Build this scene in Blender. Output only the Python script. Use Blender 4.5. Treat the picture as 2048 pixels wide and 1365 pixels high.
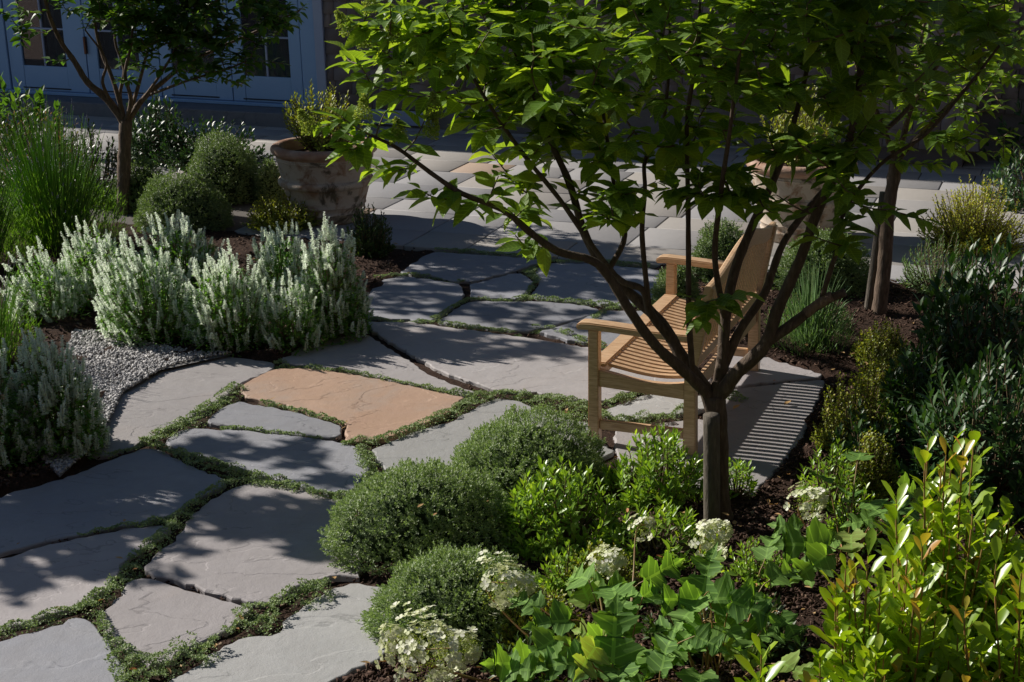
import bpy, bmesh, math, random
import numpy as np
from mathutils import Vector, Quaternion, Matrix

rng = np.random.default_rng(7)
random.seed(7)
S = bpy.context.scene
for o in list(bpy.data.objects): bpy.data.objects.remove(o)
COL = S.collection

# ------------------------------------------------------------------ camera
FPX, PITCH, CH, XC, YC = 3005.0, math.radians(17.66), 2.8, 1250.0, 682.5
cam = bpy.data.cameras.new('camera'); camo = bpy.data.objects.new('camera', cam); COL.objects.link(camo)
camo.location = (0, 0, CH); camo.rotation_euler = (math.pi/2 - PITCH, 0, 0)
cam.sensor_width = 36; cam.lens = 36*FPX/2048; cam.shift_x = -(XC-1024)/2048
cam.clip_start = 0.05; cam.clip_end = 400
S.camera = camo

# ------------------------------------------------------------------ light
SUN_EL, SUN_AZ = math.radians(31.5), math.radians(-26)     # azimuth the shadows fall towards (from +X)
w = bpy.data.worlds.new('World'); S.world = w; w.use_nodes = True
nt = w.node_tree; bg = nt.nodes['Background']
sky = nt.nodes.new('ShaderNodeTexSky'); sky.sky_type = 'NISHITA'; sky.sun_disc = False
sky.sun_elevation = SUN_EL; sky.sun_rotation = math.radians(-63); sky.dust_density = .3; sky.ozone_density = 3.0; sky.air_density = 1.0
nt.links.new(sky.outputs[0], bg.inputs[0]); bg.inputs[1].default_value = 0.05
LD = Vector((math.cos(SUN_AZ)*math.cos(SUN_EL), math.sin(SUN_AZ)*math.cos(SUN_EL), -math.sin(SUN_EL)))
sl = bpy.data.lights.new('sun', 'SUN'); sl.energy = 5.0; sl.angle = math.radians(0.53); sl.color = (1, .935, .86)
so = bpy.data.objects.new('sun', sl); COL.objects.link(so); so.rotation_euler = LD.to_track_quat('-Z', 'Y').to_euler()
S.view_settings.view_transform = 'Standard'; S.view_settings.look = 'None'
S.view_settings.exposure = 0.35; S.view_settings.gamma = 1
S.render.engine = 'CYCLES'
S.cycles.max_bounces = 8; S.cycles.transparent_max_bounces = 8

# ------------------------------------------------------------------ helpers
def ray(x, y):
    u = (x-XC)/FPX; v = (YC-y)/FPX
    return np.array([u, math.cos(PITCH)+v*math.sin(PITCH), -math.sin(PITCH)+v*math.cos(PITCH)])
def G(x, y, z=0.0):
    r = ray(x, y); t = (z-CH)/r[2]; return np.array([0, 0, CH]) + t*r
def at(x, y, Y):
    r = ray(x, y); t = Y/r[1]; return np.array([0, 0, CH]) + t*r
SH = np.array([math.cos(SUN_AZ), math.sin(SUN_AZ), 0])/math.tan(SUN_EL)   # shadow shift per metre of height

def tag(o, label=None, cat=None, group=None, kind=None):
    if label: o['label'] = label
    if cat: o['category'] = cat
    if group: o['group'] = group
    if kind: o['kind'] = kind
    return o
def empty(name, loc=(0, 0, 0), rz=0, parent=None):
    o = bpy.data.objects.new(name, None); COL.objects.link(o); o.location = tuple(loc); o.rotation_euler = (0, 0, rz)
    o.empty_display_size = .1
    if parent: o.parent = parent
    return o
def norm(a): return a/np.maximum(np.linalg.norm(a, axis=-1, keepdims=True), 1e-9)

class TB:
    """triangle soup builder: verts, tris, per-vertex attribute (t, s, rnd)"""
    def __init__(s): s.v = []; s.f = []; s.a = []; s.n = 0
    def add(s, v, f, a=None):
        v = np.asarray(v, float).reshape(-1, 3); f = np.asarray(f, np.int64).reshape(-1, 3)
        if a is None: a = np.zeros((len(v), 3))
        s.v.append(v); s.f.append(f+s.n); s.a.append(a); s.n += len(v)
    def build(s, name, mat, parent=None, smooth=True, origin=None):
        v = np.concatenate(s.v); f = np.concatenate(s.f); a = np.concatenate(s.a)
        if origin is not None: v = v-np.asarray(origin)
        me = bpy.data.meshes.new(name)
        me.vertices.add(len(v)); me.vertices.foreach_set('co', v.astype(np.float32).ravel())
        me.loops.add(len(f)*3); me.loops.foreach_set('vertex_index', f.astype(np.int32).ravel())
        me.polygons.add(len(f)); me.polygons.foreach_set('loop_start', np.arange(0, len(f)*3, 3, dtype=np.int32))
        me.polygons.foreach_set('loop_total', np.full(len(f), 3, np.int32))
        if smooth: me.polygons.foreach_set('use_smooth', np.ones(len(f), bool))
        me.update(calc_edges=True)
        at_ = me.attributes.new('lc', 'FLOAT_VECTOR', 'POINT'); at_.data.foreach_set('vector', a.astype(np.float32).ravel())
        me.materials.append(mat)
        o = bpy.data.objects.new(name, me); COL.objects.link(o)
        if parent: o.parent = parent
        return o

# leaf templates: (t along, s across [-1..1]*halfwidth), tris
def tmpl(rows, widths):
    v = [(rows[0], 0)]
    for t, w_ in zip(rows[1:-1], widths[1:-1]): v += [(t, -w_), (t, 0), (t, w_)]
    v.append((rows[-1], 0)); f = []
    n = len(rows)-2
    f += [(0, 1, 2), (0, 2, 3)]
    for i in range(n-1):
        a = 1+3*i; b = a+3
        f += [(a, b, b+1), (a, b+1, a+1), (a+1, b+1, b+2), (a+1, b+2, a+2)]
    a = 1+3*(n-1); e = len(v)-1
    f += [(a, e, a+1), (a+1, e, a+2)]
    return np.array(v, float), np.array(f)
T_OVAL = tmpl([0, .12, .32, .55, .78, 1], [0, .55, 1, .92, .5, 0])
T_LANCE = tmpl([0, .3, .6, 1], [0, .8, 1, 0])
T_OBOV = tmpl([0, .3, .62, .86, 1], [0, .5, 1, .8, 0])
T_DIAM = (np.array([(0, 0), (.5, -1), (1, 0), (.5, 1)], float), np.array([(0, 1, 2), (0, 2, 3)]))
def oak_template():
    # lobed, toothed outline of a five-lobed leaf, fan-triangulated about its midrib
    half = [(0, .02), (-.03, .12), (-.09, .30), (-.04, .36), (.0, .46), (.06, .48), (.09, .58), (.17, .60), (.22, .66), (.27, .80), (.34, .66), (.36, .52), (.42, .46), (.40, .30), (.42, .18),
            (.50, .24), (.53, .36), (.60, .42), (.64, .54), (.76, .62), (.75, .48), (.80, .40), (.77, .26), (.80, .15), (.88, .19), (.94, .10), (1.08, 0)]
    v = []; f = []
    n = len(half)
    for t, s_ in half: v.append((t, -s_))
    mid = [(min(.96, max(.02, t*.9+.04)), 0) for t, s_ in half]
    v += mid
    for t, s_ in half: v.append((t, s_))
    for i in range(n-1):
        f += [(i, i+1, n+i+1), (i, n+i+1, n+i)]
        f += [(n+i, n+i+1, 2*n+i+1), (n+i, 2*n+i+1, 2*n+i)]
    return np.array(v, float), np.array(f)
T_OAK = oak_template()

def leaves(tb, P, D, U, L, W, T=T_OVAL, fold=.25, droop=.15, wob=0.0):
    P = np.asarray(P, float); n = len(P)
    if n == 0: return
    D = norm(np.asarray(D, float)); U = np.asarray(U, float)
    Sx = np.cross(D, U); bad = np.linalg.norm(Sx, axis=1) < 1e-3; Sx[bad] = (1, 0, 0); Sx = norm(Sx); N = np.cross(Sx, D)
    L = np.broadcast_to(L, n).astype(float); W = np.broadcast_to(W, n).astype(float); dr = np.broadcast_to(droop, n)
    tv, tf = T; k = len(tv)
    t = tv[:, 0][None, :, None]; s = tv[:, 1][None, :, None]
    L_ = L[:, None, None]; W_ = W[:, None, None]
    z = fold*np.abs(s)*W_*.5 - dr[:, None, None]*t*t*L_
    if wob: z = z + wob*np.sin(t*9+s*4+rng.uniform(0, 6, n)[:, None, None])*L_
    v = P[:, None, :] + D[:, None, :]*t*L_ + Sx[:, None, :]*s*W_*.5 + N[:, None, :]*z
    f = tf[None] + (np.arange(n)*k)[:, None, None]
    rnd = rng.random(n)
    a = np.empty((n, k, 3)); a[:, :, 0] = tv[:, 0]; a[:, :, 1] = tv[:, 1]; a[:, :, 2] = rnd[:, None]
    tb.add(v.reshape(-1, 3), f.reshape(-1, 3), a.reshape(-1, 3))

def smooth_path(p, sub=4):
    p = np.asarray(p, float); out = []
    q = np.vstack([2*p[0]-p[1], p, 2*p[-1]-p[-2]])
    for i in range(1, len(q)-2):
        for k in range(sub):
            t = k/sub
            out.append(.5*((2*q[i])+(-q[i-1]+q[i+1])*t+(2*q[i-1]-5*q[i]+4*q[i+1]-q[i+2])*t*t+(-q[i-1]+3*q[i]-3*q[i+1]+q[i+2])*t**3))
    out.append(p[-1]); return np.array(out)
def tube(tb, pts, r0, r1, seg=8, sub=4, wob=0.0, cap=True):
    p = smooth_path(pts, sub) if sub > 1 else np.asarray(pts, float)
    n = len(p); tan = norm(np.gradient(p, axis=0))
    ref = np.array([.3, .9, .1]) if abs(tan[0][1]) < .9 else np.array([1., 0, 0])
    x = norm(np.cross(tan, ref)); y = np.cross(tan, x)
    r = np.linspace(r0, r1, n)
    if wob: r = r*(1+wob*rng.uniform(-1, 1, n))
    a = np.linspace(0, 2*np.pi, seg, endpoint=False)
    ring = p[:, None]+(x[:, None]*np.cos(a)[None, :, None]+y[:, None]*np.sin(a)[None, :, None])*r[:, None, None]
    if wob: ring = ring + (rng.normal(0, 1, ring.shape)*r[:, None, None]*wob*.4)
    i = np.arange(n-1)[:, None]; j = np.arange(seg)[None]; j2 = (j+1) % seg
    a0 = i*seg+j; a1 = i*seg+j2; b0 = a0+seg; b1 = a1+seg
    f = np.concatenate([np.stack([a0, a1, b1], -1).reshape(-1, 3), np.stack([a0, b1, b0], -1).reshape(-1, 3)])
    v = ring.reshape(-1, 3)
    if cap:
        v = np.vstack([v, p[-1]]); e = len(v)-1; b = (n-1)*seg
        f = np.vstack([f, [(b+k, b+(k+1) % seg, e) for k in range(seg)]])
    tb.add(v, f, np.tile([0, 0, rng.random()], (len(v), 1)))
    return p

# ------------------------------------------------------------------ materials
MATS = {}
def new_mat(name):
    m = bpy.data.materials.new(name); m.use_nodes = True; n = m.node_tree
    p = n.nodes['Principled BSDF']; MATS[name] = m
    return m, n, p
def ramp(n, fac, stops):
    r = n.nodes.new('ShaderNodeValToRGB'); e = r.color_ramp.elements
    e[0].position, e[0].color = stops[0][0], (*stops[0][1], 1); e[1].position, e[1].color = stops[-1][0], (*stops[-1][1], 1)
    for s_ in stops[1:-1]:
        x = e.new(s_[0]); x.color = (*s_[1], 1)
    n.links.new(fac, r.inputs[0]); return r.outputs[0]
def noise(n, scale, detail=4, rough=.55, vec=None, dist=0):
    t = n.nodes.new('ShaderNodeTexNoise'); t.inputs['Scale'].default_value = scale; t.inputs['Detail'].default_value = detail
    t.inputs['Roughness'].default_value = rough; t.inputs['Distortion'].default_value = dist
    if vec is None:
        g = n.nodes.new('ShaderNodeNewGeometry'); vec = g.outputs['Position']
    n.links.new(vec, t.inputs['Vector']); return t.outputs['Fac']
def bump(n, h, strength=.3, dist=.01, prev=None):
    b = n.nodes.new('ShaderNodeBump'); b.inputs['Strength'].default_value = strength; b.inputs['Distance'].default_value = dist
    n.links.new(h, b.inputs['Height'])
    if prev is not None: n.links.new(prev, b.inputs['Normal'])
    return b.outputs[0]
def mixc(n, fac, a, b, mode='MIX'):
    m = n.nodes.new('ShaderNodeMix'); m.data_type = 'RGBA'; m.blend_type = mode
    for sock, val in ((m.inputs['Factor'], fac), (m.inputs['A'], a), (m.inputs['B'], b)):
        if isinstance(val, (int, float)): sock.default_value = val
        elif isinstance(val, tuple): sock.default_value = (*val, 1)
        else: n.links.new(val, sock)
    return m.outputs['Result']
def math_(n, op, a, b=None):
    m = n.nodes.new('ShaderNodeMath'); m.operation = op
    for i, v in enumerate((a, b)):
        if v is None: continue
        if isinstance(v, (int, float)): m.inputs[i].default_value = v
        else: n.links.new(v, m.inputs[i])
    return m.outputs[0]

def leaf_mat(name, c0, c1, c2=None, trans=.35, tcol=None, rough=.45, spec=.4, veins=0):
    m, n, p = new_mat(name)
    a = n.nodes.new('ShaderNodeAttribute'); a.attribute_name = 'lc'
    sx = n.nodes.new('ShaderNodeSeparateXYZ'); n.links.new(a.outputs['Vector'], sx.inputs[0])
    stops = [(0, c0), (.75, c1)] + ([(1, c2)] if c2 else [(1, c1)])
    c = ramp(n, sx.outputs[2], stops)
    nz = noise(n, 25, 3)
    c = mixc(n, math_(n, 'MULTIPLY', nz, .35), c, tuple(x*.55 for x in c0))
    if veins:
        s_ = math_(n, 'ABSOLUTE', sx.outputs[1])
        mid = math_(n, 'LESS_THAN', s_, .05)
        q = math_(n, 'SUBTRACT', math_(n, 'MULTIPLY', sx.outputs[0], float(veins)), math_(n, 'MULTIPLY', s_, 1.6))
        fr = math_(n, 'FRACT', q)
        side = math_(n, 'LESS_THAN', math_(n, 'ABSOLUTE', math_(n, 'SUBTRACT', fr, .5)), .07)
        vn = math_(n, 'MULTIPLY', math_(n, 'MAXIMUM', mid, side), .45)
        c = mixc(n, vn, c, tuple(min(1, x*1.6+.02) for x in c1))
        hh = math_(n, 'MULTIPLY', math_(n, 'ABSOLUTE', math_(n, 'SUBTRACT', fr, .5)), 1.0)
        n.links.new(bump(n, hh, .5, .004), p.inputs['Normal'])
    n.links.new(c, p.inputs['Base Color']); p.inputs['Roughness'].default_value = rough
    p.inputs['Specular IOR Level'].default_value = spec
    if trans > 0:
        tr = n.nodes.new('ShaderNodeBsdfTranslucent')
        tc = mixc(n, 1.0, c, tcol or (1.9, 2.1, .6), 'MULTIPLY'); n.links.new(tc, tr.inputs[0])
        mx = n.nodes.new('ShaderNodeMixShader'); mx.inputs[0].default_value = trans
        n.links.new(p.outputs[0], mx.inputs[1]); n.links.new(tr.outputs[0], mx.inputs[2])
        n.links.new(mx.outputs[0], n.nodes['Material Output'].inputs[0])
    return m

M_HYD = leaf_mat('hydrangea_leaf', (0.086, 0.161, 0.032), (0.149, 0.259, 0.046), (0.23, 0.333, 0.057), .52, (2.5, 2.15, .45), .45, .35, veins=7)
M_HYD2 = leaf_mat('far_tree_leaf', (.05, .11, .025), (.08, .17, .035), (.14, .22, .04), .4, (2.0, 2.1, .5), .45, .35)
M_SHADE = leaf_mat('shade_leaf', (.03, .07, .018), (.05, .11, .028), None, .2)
M_HEBE = leaf_mat('hebe_leaf', (0.18, 0.256, 0.113), (0.293, 0.378, 0.161), (0.397, 0.472, 0.199), .28, (1.3, 1.5, .7), .5, .4)
M_HEBE2 = leaf_mat('olive_hebe_leaf', (0.131, 0.197, 0.084), (0.206, 0.281, 0.112), (0.3, 0.356, 0.131), .25, (1.3, 1.5, .6), .5, .4)
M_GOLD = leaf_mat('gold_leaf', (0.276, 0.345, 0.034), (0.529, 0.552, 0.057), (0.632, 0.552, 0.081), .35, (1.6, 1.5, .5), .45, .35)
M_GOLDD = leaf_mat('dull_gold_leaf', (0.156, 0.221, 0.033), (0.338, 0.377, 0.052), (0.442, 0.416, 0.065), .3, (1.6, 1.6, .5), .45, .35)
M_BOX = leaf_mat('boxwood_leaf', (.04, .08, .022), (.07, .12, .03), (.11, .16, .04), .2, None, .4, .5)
M_AZAL = leaf_mat('azalea_leaf', (0.144, 0.252, 0.036), (0.252, 0.42, 0.06), (0.396, 0.528, 0.084), .38, (1.8, 1.8, .5), .34, .5)
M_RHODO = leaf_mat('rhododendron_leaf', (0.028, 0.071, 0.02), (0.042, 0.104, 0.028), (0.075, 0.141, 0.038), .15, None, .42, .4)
M_LAUR = leaf_mat('laurel_leaf', (.19, .33, .025), (.36, .52, .035), (.52, .62, .06), .42, (1.5, 1.45, .4), .3, .55)
M_LAURT = leaf_mat('laurel_tip_leaf', (.50, .46, .05), (.58, .38, .08), (.60, .27, .09), .4, (1.3, 1.1, .5), .3, .55)
M_OAK = leaf_mat('oakleaf_leaf', (0.11, 0.231, 0.055), (0.22, 0.385, 0.077), (0.363, 0.44, 0.11), .42, (1.8, 1.8, .5), .65, .2, veins=6)
M_SALV = leaf_mat('salvia_leaf', (0.1, 0.213, 0.05), (0.175, 0.35, 0.075), (0.275, 0.45, 0.1), .35, (1.7, 1.8, .5), .55, .25)
M_LAV = leaf_mat('lavender_leaf', (.12, .24, .04), (.20, .36, .06), (.30, .42, .10), .35, (1.6, 1.8, .5), .55, .2)
M_ROSE = leaf_mat('rosemary_leaf', (.13, .22, .09), (.20, .34, .13), (.30, .42, .18), .3, (1.4, 1.6, .6), .5, .3)
M_THYME = leaf_mat('thyme_leaf', (0.198, 0.275, 0.132), (0.319, 0.407, 0.187), (0.462, 0.506, 0.253), .2, (1.3, 1.5, .7), .6, .25)
M_PINK = leaf_mat('bronze_leaf', (0.065, 0.117, 0.026), (0.117, 0.169, 0.039), (0.494, 0.26, 0.156), .3, (1.4, 1.3, .6), .4, .4)
M_WHITE = leaf_mat('white_petal', (.78, .82, .68), (.94, .95, .88), (.93, .95, .95), .42, (1.3, 1.4, 1.32), .6, .2)
M_CREAM = leaf_mat('cream_petal', (.60, .66, .34), (.86, .86, .70), (.92, .91, .84), .3, (1.1, 1.12, .9), .55, .25)
M_LIME = leaf_mat('lime_bud', (.28, .40, .07), (.42, .50, .10), (.55, .56, .16), .35, (1.2, 1.2, .6), .6, .2)
M_PURP = leaf_mat('lavender_bud', (.16, .18, .20), (.22, .20, .30), None, .2, (1, 1, 1), .7, .2)
M_DRY = leaf_mat('dry_leaf', (.42, .26, .10), (.52, .36, .18), (.50, .20, .07), .2, (1.2, 1, .7), .6, .2)
def plain(name, col, rough=.6, col2=None, sc=6, spec=.4, bs=0, bsc=60, metal=0):
    m, n, p = new_mat(name)
    if col2: n.links.new(ramp(n, noise(n, sc), [(.3, col), (.7, col2)]), p.inputs['Base Color'])
    else: p.inputs['Base Color'].default_value = (*col, 1)
    p.inputs['Roughness'].default_value = rough; p.inputs['Specular IOR Level'].default_value = spec; p.inputs['Metallic'].default_value = metal
    if bs: n.links.new(bump(n, noise(n, bsc, 6), bs, .01), p.inputs['Normal'])
    return m
def bark_mat(name, c0, c1, c2):
    m, n, p = new_mat(name)
    mp = n.nodes.new('ShaderNodeMapping'); g = n.nodes.new('ShaderNodeNewGeometry'); n.links.new(g.outputs['Position'], mp.inputs[0])
    mp.inputs['Scale'].default_value = (1, 1, .22)
    a = noise(n, 70, 6, .65, mp.outputs[0]); b = noise(n, 9, 3)
    c = ramp(n, a, [(.3, c0), (.55, c1), (.75, c2)])
    c = mixc(n, math_(n, 'MULTIPLY', b, .5), c, c0)
    n.links.new(c, p.inputs['Base Color']); p.inputs['Roughness'].default_value = .85
    n.links.new(bump(n, a, .8, .012), p.inputs['Normal']); return m
M_BARK = bark_mat('bark', (.05, .033, .02), (.11, .075, .048), (.20, .15, .10))
M_BARK2 = bark_mat('pale_bark', (.12, .08, .05), (.26, .18, .12), (.40, .30, .22))
M_BARK3 = bark_mat('brown_bark', (.06, .04, .025), (.15, .10, .065), (.30, .22, .16))
M_STAKE = bark_mat('weathered_stake', (.06, .05, .037), (.12, .10, .075), (.19, .16, .12))
M_TWIG = plain('green_twig', (.10, .085, .04), .7, (.16, .10, .06), 30)
M_REDSTEM = plain('reddish_stem', (.30, .12, .05), .5, (.22, .20, .06), 40)
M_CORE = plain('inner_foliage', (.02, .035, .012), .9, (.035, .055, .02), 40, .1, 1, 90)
M_SOIL = None
def soil_mat():
    m, n, p = new_mat('mulch_soil')
    a = noise(n, 45, 8, .7); b = noise(n, 6, 3)
    c = ramp(n, a, [(.3, (.022, .013, .009)), (.5, (.06, .035, .024)), (.72, (.13, .078, .055))])
    c = mixc(n, math_(n, 'MULTIPLY', b, .4), c, (.03, .018, .012))
    n.links.new(c, p.inputs['Base Color']); p.inputs['Roughness'].default_value = .95; p.inputs['Specular IOR Level'].default_value = .15
    n.links.new(bump(n, noise(n, 60, 8, .75), 1, .03), p.inputs['Normal']); return m
M_SOIL = soil_mat()
M_CHIP = None
def chip_mat(name, stops, rough=.9):
    m, n, p = new_mat(name)
    a = n.nodes.new('ShaderNodeAttribute'); a.attribute_name = 'lc'
    sx = n.nodes.new('ShaderNodeSeparateXYZ'); n.links.new(a.outputs['Vector'], sx.inputs[0])
    c = ramp(n, sx.outputs[2], stops)
    c = mixc(n, math_(n, 'MULTIPLY', noise(n, 50, 4), .5), c, stops[0][1])
    n.links.new(c, p.inputs['Base Color']); p.inputs['Roughness'].default_value = rough; p.inputs['Specular IOR Level'].default_value = .2
    n.links.new(bump(n, noise(n, 120, 4), .4, .004), p.inputs['Normal'])
    return m
M_CHIP = chip_mat('bark_chip', [(0, (.03, .017, .012)), (.6, (.085, .048, .033)), (.92, (.16, .10, .07)), (1, (.30, .22, .15))])
M_PEBBLE = chip_mat('grey_pebble', [(0, (.20, .20, .21)), (.5, (.42, .41, .40)), (1, (.72, .70, .67))], .8)
def stone_mat(name, c0, c1, stain=(.38, .25, .17), stain_amt=.25, cleft=1.0):
    m, n, p = new_mat(name)
    tc = n.nodes.new('ShaderNodeTexCoord'); oi = n.nodes.new('ShaderNodeObjectInfo')
    add = n.nodes.new('ShaderNodeVectorMath'); add.operation = 'ADD'
    sc_ = n.nodes.new('ShaderNodeVectorMath'); sc_.operation = 'SCALE'; sc_.inputs[0].default_value = (31, 17, 5)
    n.links.new(oi.outputs['Random'], sc_.inputs['Scale']); g = n.nodes.new('ShaderNodeNewGeometry')
    n.links.new(g.outputs['Position'], add.inputs[0]); n.links.new(sc_.outputs[0], add.inputs[1]); v = add.outputs[0]
    a = noise(n, 2.2, 5, .6, v); fine = noise(n, 160, 4, .7, v); md = noise(n, 14, 6, .65, v)
    c = ramp(n, a, [(.3, c0), (.7, c1)])
    st = ramp(n, noise(n, 1.6, 4, .6, v, .6), [(.55, (0, 0, 0)), (.75, (stain_amt,)*3)])
    c = mixc(n, st, c, stain)
    c = mixc(n, math_(n, 'MULTIPLY', md, .42), c, tuple(x*.72 for x in c0))
    c = mixc(n, math_(n, 'MULTIPLY', fine, .18), c, (.5, .5, .5))
    blot = ramp(n, noise(n, 5, 7, .7, v, 1.0), [(.40, (0, 0, 0)), (.62, (.65, .65, .65))]); c = mixc(n, blot, c, tuple(x*.8 for x in c1))
    hv = n.nodes.new('ShaderNodeHueSaturation'); n.links.new(c, hv.inputs['Color'])
    n.links.new(math_(n, 'ADD', math_(n, 'MULTIPLY', oi.outputs['Random'], .3), .85), hv.inputs['Value'])
    COLOUT = hv.outputs[0]
    n.links.new(math_(n, 'ADD', math_(n, 'MULTIPLY', md, .2), .62), p.inputs['Roughness']); p.inputs['Specular IOR Level'].default_value = .35
    # cleft: terraces of a slow noise, so thin ledges wander over the slab
    mp = n.nodes.new('ShaderNodeMapping'); n.links.new(v, mp.inputs[0]); mp.inputs['Scale'].default_value = (1, 1.7, 1); mp.inputs['Rotation'].default_value = (0, 0, .35)
    q = math_(n, 'MULTIPLY', noise(n, 1.3, 5, .5, mp.outputs[0], .3), 8.0*cleft)
    fl = math_(n, 'FLOOR', q); fr = math_(n, 'FRACT', q)
    st2 = n.nodes.new('ShaderNodeMapRange'); st2.interpolation_type = 'SMOOTHSTEP'; n.links.new(fr, st2.inputs[0])
    st2.inputs[1].default_value = .0; st2.inputs[2].default_value = .12
    h = math_(n, 'ADD', fl, st2.outputs[0])
    ledge_lines = math_(n, 'MULTIPLY', math_(n, 'MULTIPLY', math_(n, 'LESS_THAN', fr, .045), math_(n, 'GREATER_THAN', noise(n, 2.6, 3, .5, v), .5)), .3)  # broken dark lines along the terrace edges
    n.links.new(mixc(n, ledge_lines, COLOUT, tuple(x*.3 for x in c0)), p.inputs['Base Color'])
    b1 = bump(n, h, .5, .004); b2 = bump(n, md, .45, .009, b1); b3 = bump(n, fine, .35, .004, b2)
    n.links.new(b3, p.inputs['Normal']); return m
M_ST = {'blue': stone_mat('bluestone', (.23, .24, .275), (.30, .30, .315), (.36, .30, .25), .4),
        'warm': stone_mat('warm_grey_stone', (.295, .275, .27), (.37, .345, .335), (.40, .30, .24), .3),
        'pale': stone_mat('pale_grey_stone', (.33, .335, .325), (.40, .395, .38), (.42, .36, .28), .15),
        'orange': stone_mat('orange_sandstone', (.37, .22, .135), (.47, .31, .21), (.33, .275, .23), .85),
        'pink': stone_mat('pinkish_stone', (.31, .285, .285), (.38, .35, .345), (.36, .26, .19), .3)}
def teak_mat():
    m, n, p = new_mat('teak')
    tc = n.nodes.new('ShaderNodeTexCoord'); mp = n.nodes.new('ShaderNodeMapping'); n.links.new(tc.outputs['Object'], mp.inputs[0])
    mp.inputs['Scale'].default_value = (2.5, 30, 30)
    a = noise(n, 4.5, 8, .7, mp.outputs[0], .5); b = noise(n, 4, 2, .5, tc.outputs['Object'])
    c = ramp(n, a, [(.30, (.30, .165, .075)), (.5, (.60, .39, .22)), (.75, (.80, .60, .40))])
    c = mixc(n, math_(n, 'MULTIPLY', b, .3), c, (.40, .27, .17))
    n.links.new(c, p.inputs['Base Color']); p.inputs['Roughness'].default_value = .42; p.inputs['Specular IOR Level'].default_value = .75
    n.links.new(bump(n, a, .15, .002), p.inputs['Normal']); return m
M_TEAK = teak_mat()
def terra_mat():
    m, n, p = new_mat('aged_terracotta')
    tc = n.nodes.new('ShaderNodeTexCoord'); v = tc.outputs['Object']
    base = ramp(n, noise(n, 5, 6, .6, v), [(.3, (.21, .12, .07)), (.7, (.40, .26, .17))])
    lime = ramp(n, noise(n, 7, 8, .65, v, .8), [(.36, (0, 0, 0)), (.50, (.9, .9, .9))])
    c = mixc(n, lime, base, (.50, .43, .35))
    moss = ramp(n, noise(n, 3.2, 8, .7, v, .5), [(.56, (0, 0, 0)), (.62, (.85, .85, .85))])
    c = mixc(n, moss, c, (.075, .06, .035))
    n.links.new(c, p.inputs['Base Color']); p.inputs['Roughness'].default_value = .85; p.inputs['Specular IOR Level'].default_value = .2
    n.links.new(bump(n, noise(n, 30, 7, .7, v), .5, .01), p.inputs['Normal']); return m
M_TERRA = terra_mat()
M_TERRAR = plain('terracotta_rim', (.30, .15, .09), .8, (.48, .36, .28), 7, .2, .5, 60)
M_PAINT = plain('blue_paint', (.20, .34, .54), .5, (.23, .37, .57), 3)
M_TRIM = plain('grey_blue_trim_paint', (.26, .32, .45), .5, (.30, .36, .48), 3)
M_SHING = chip_mat('cedar_shingle', [(0, (.13, .115, .12)), (.5, (.17, .155, .16)), (1, (.22, .20, .20))], .85)
M_CURT = plain('curtain', (.10, .14, .15), .9, (.14, .19, .20), 2)
M_DARKROOM = plain('dark_interior', (.02, .022, .025), .9)
M_STEP = stone_mat('step_stone', (.10, .11, .13), (.14, .145, .16))
M_ROOF = plain('roof', (.06, .06, .065), .9)
M_METAL = plain('dark_handle', (.12, .06, .04), .4, metal=.8)
M_FOUND = plain('foundation', (.12, .115, .11), .9, (.17, .16, .15), 5, .2, .5)
mg, ng, pg = new_mat('window_glass')
pg.inputs['Base Color'].default_value = (.03, .04, .05, 1); pg.inputs['Roughness'].default_value = .04; pg.inputs['Alpha'].default_value = .45
pg.inputs['Specular IOR Level'].default_value = .6
M_GLASS = mg
def patio_mat():
    m, n, p = new_mat('patio_stone')
    a = n.nodes.new('ShaderNodeAttribute'); a.attribute_name = 'lc'
    sx = n.nodes.new('ShaderNodeSeparateXYZ'); n.links.new(a.outputs['Vector'], sx.inputs[0])
    c = ramp(n, sx.outputs[2], [(0, (.29, .29, .30)), (.4, (.33, .32, .31)), (.7, (.35, .325, .29)), (.95, (.32, .30, .275)), (1, (.44, .31, .21))])
    c = mixc(n, math_(n, 'MULTIPLY', noise(n, 9, 6, .65), .4), c, (.22, .21, .20))
    n.links.new(c, p.inputs['Base Color']); p.inputs['Roughness'].default_value = .72
    n.links.new(bump(n, noise(n, 8, 8, .7), .35, .012), p.inputs['Normal']); return m
M_PATIO = patio_mat()

# ------------------------------------------------------------------ ground
FACE_AZ = math.radians(-18)
UX = np.array([math.cos(FACE_AZ), math.sin(FACE_AZ), 0]); UY = np.array([-math.sin(FACE_AZ), math.cos(FACE_AZ), 0])
def in_poly(pts, poly):
    x, y = pts[:, 0], pts[:, 1]; inside = np.zeros(len(pts), bool); n = len(poly); j = n-1
    for i in range(n):
        xi, yi = poly[i]; xj, yj = poly[j]
        c = ((yi > y) != (yj > y)) & (x < (xj-xi)*(y-yi)/(yj-yi+1e-12)+xi)
        inside ^= c; j = i
    return inside
PATHPX = [(760, 486), (1320, 528), (1330, 640), (1360, 700), (1545, 716), (1660, 752), (1600, 890), (1505, 996), (1430, 995), (1180, 940), (900, 990), (740, 1080), (760, 1170), (830, 1240),
          (760, 1330), (640, 1385), (500, 1460), (-300, 1500), (-300, 1000), (0, 985), (130, 945), (190, 900), (215, 790), (338, 728), (440, 706), (560, 720), (640, 676), (726, 664), (728, 590), (800, 545)]
PATHW = np.array([G(x, y)[:2] for x, y in PATHPX])
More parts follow.
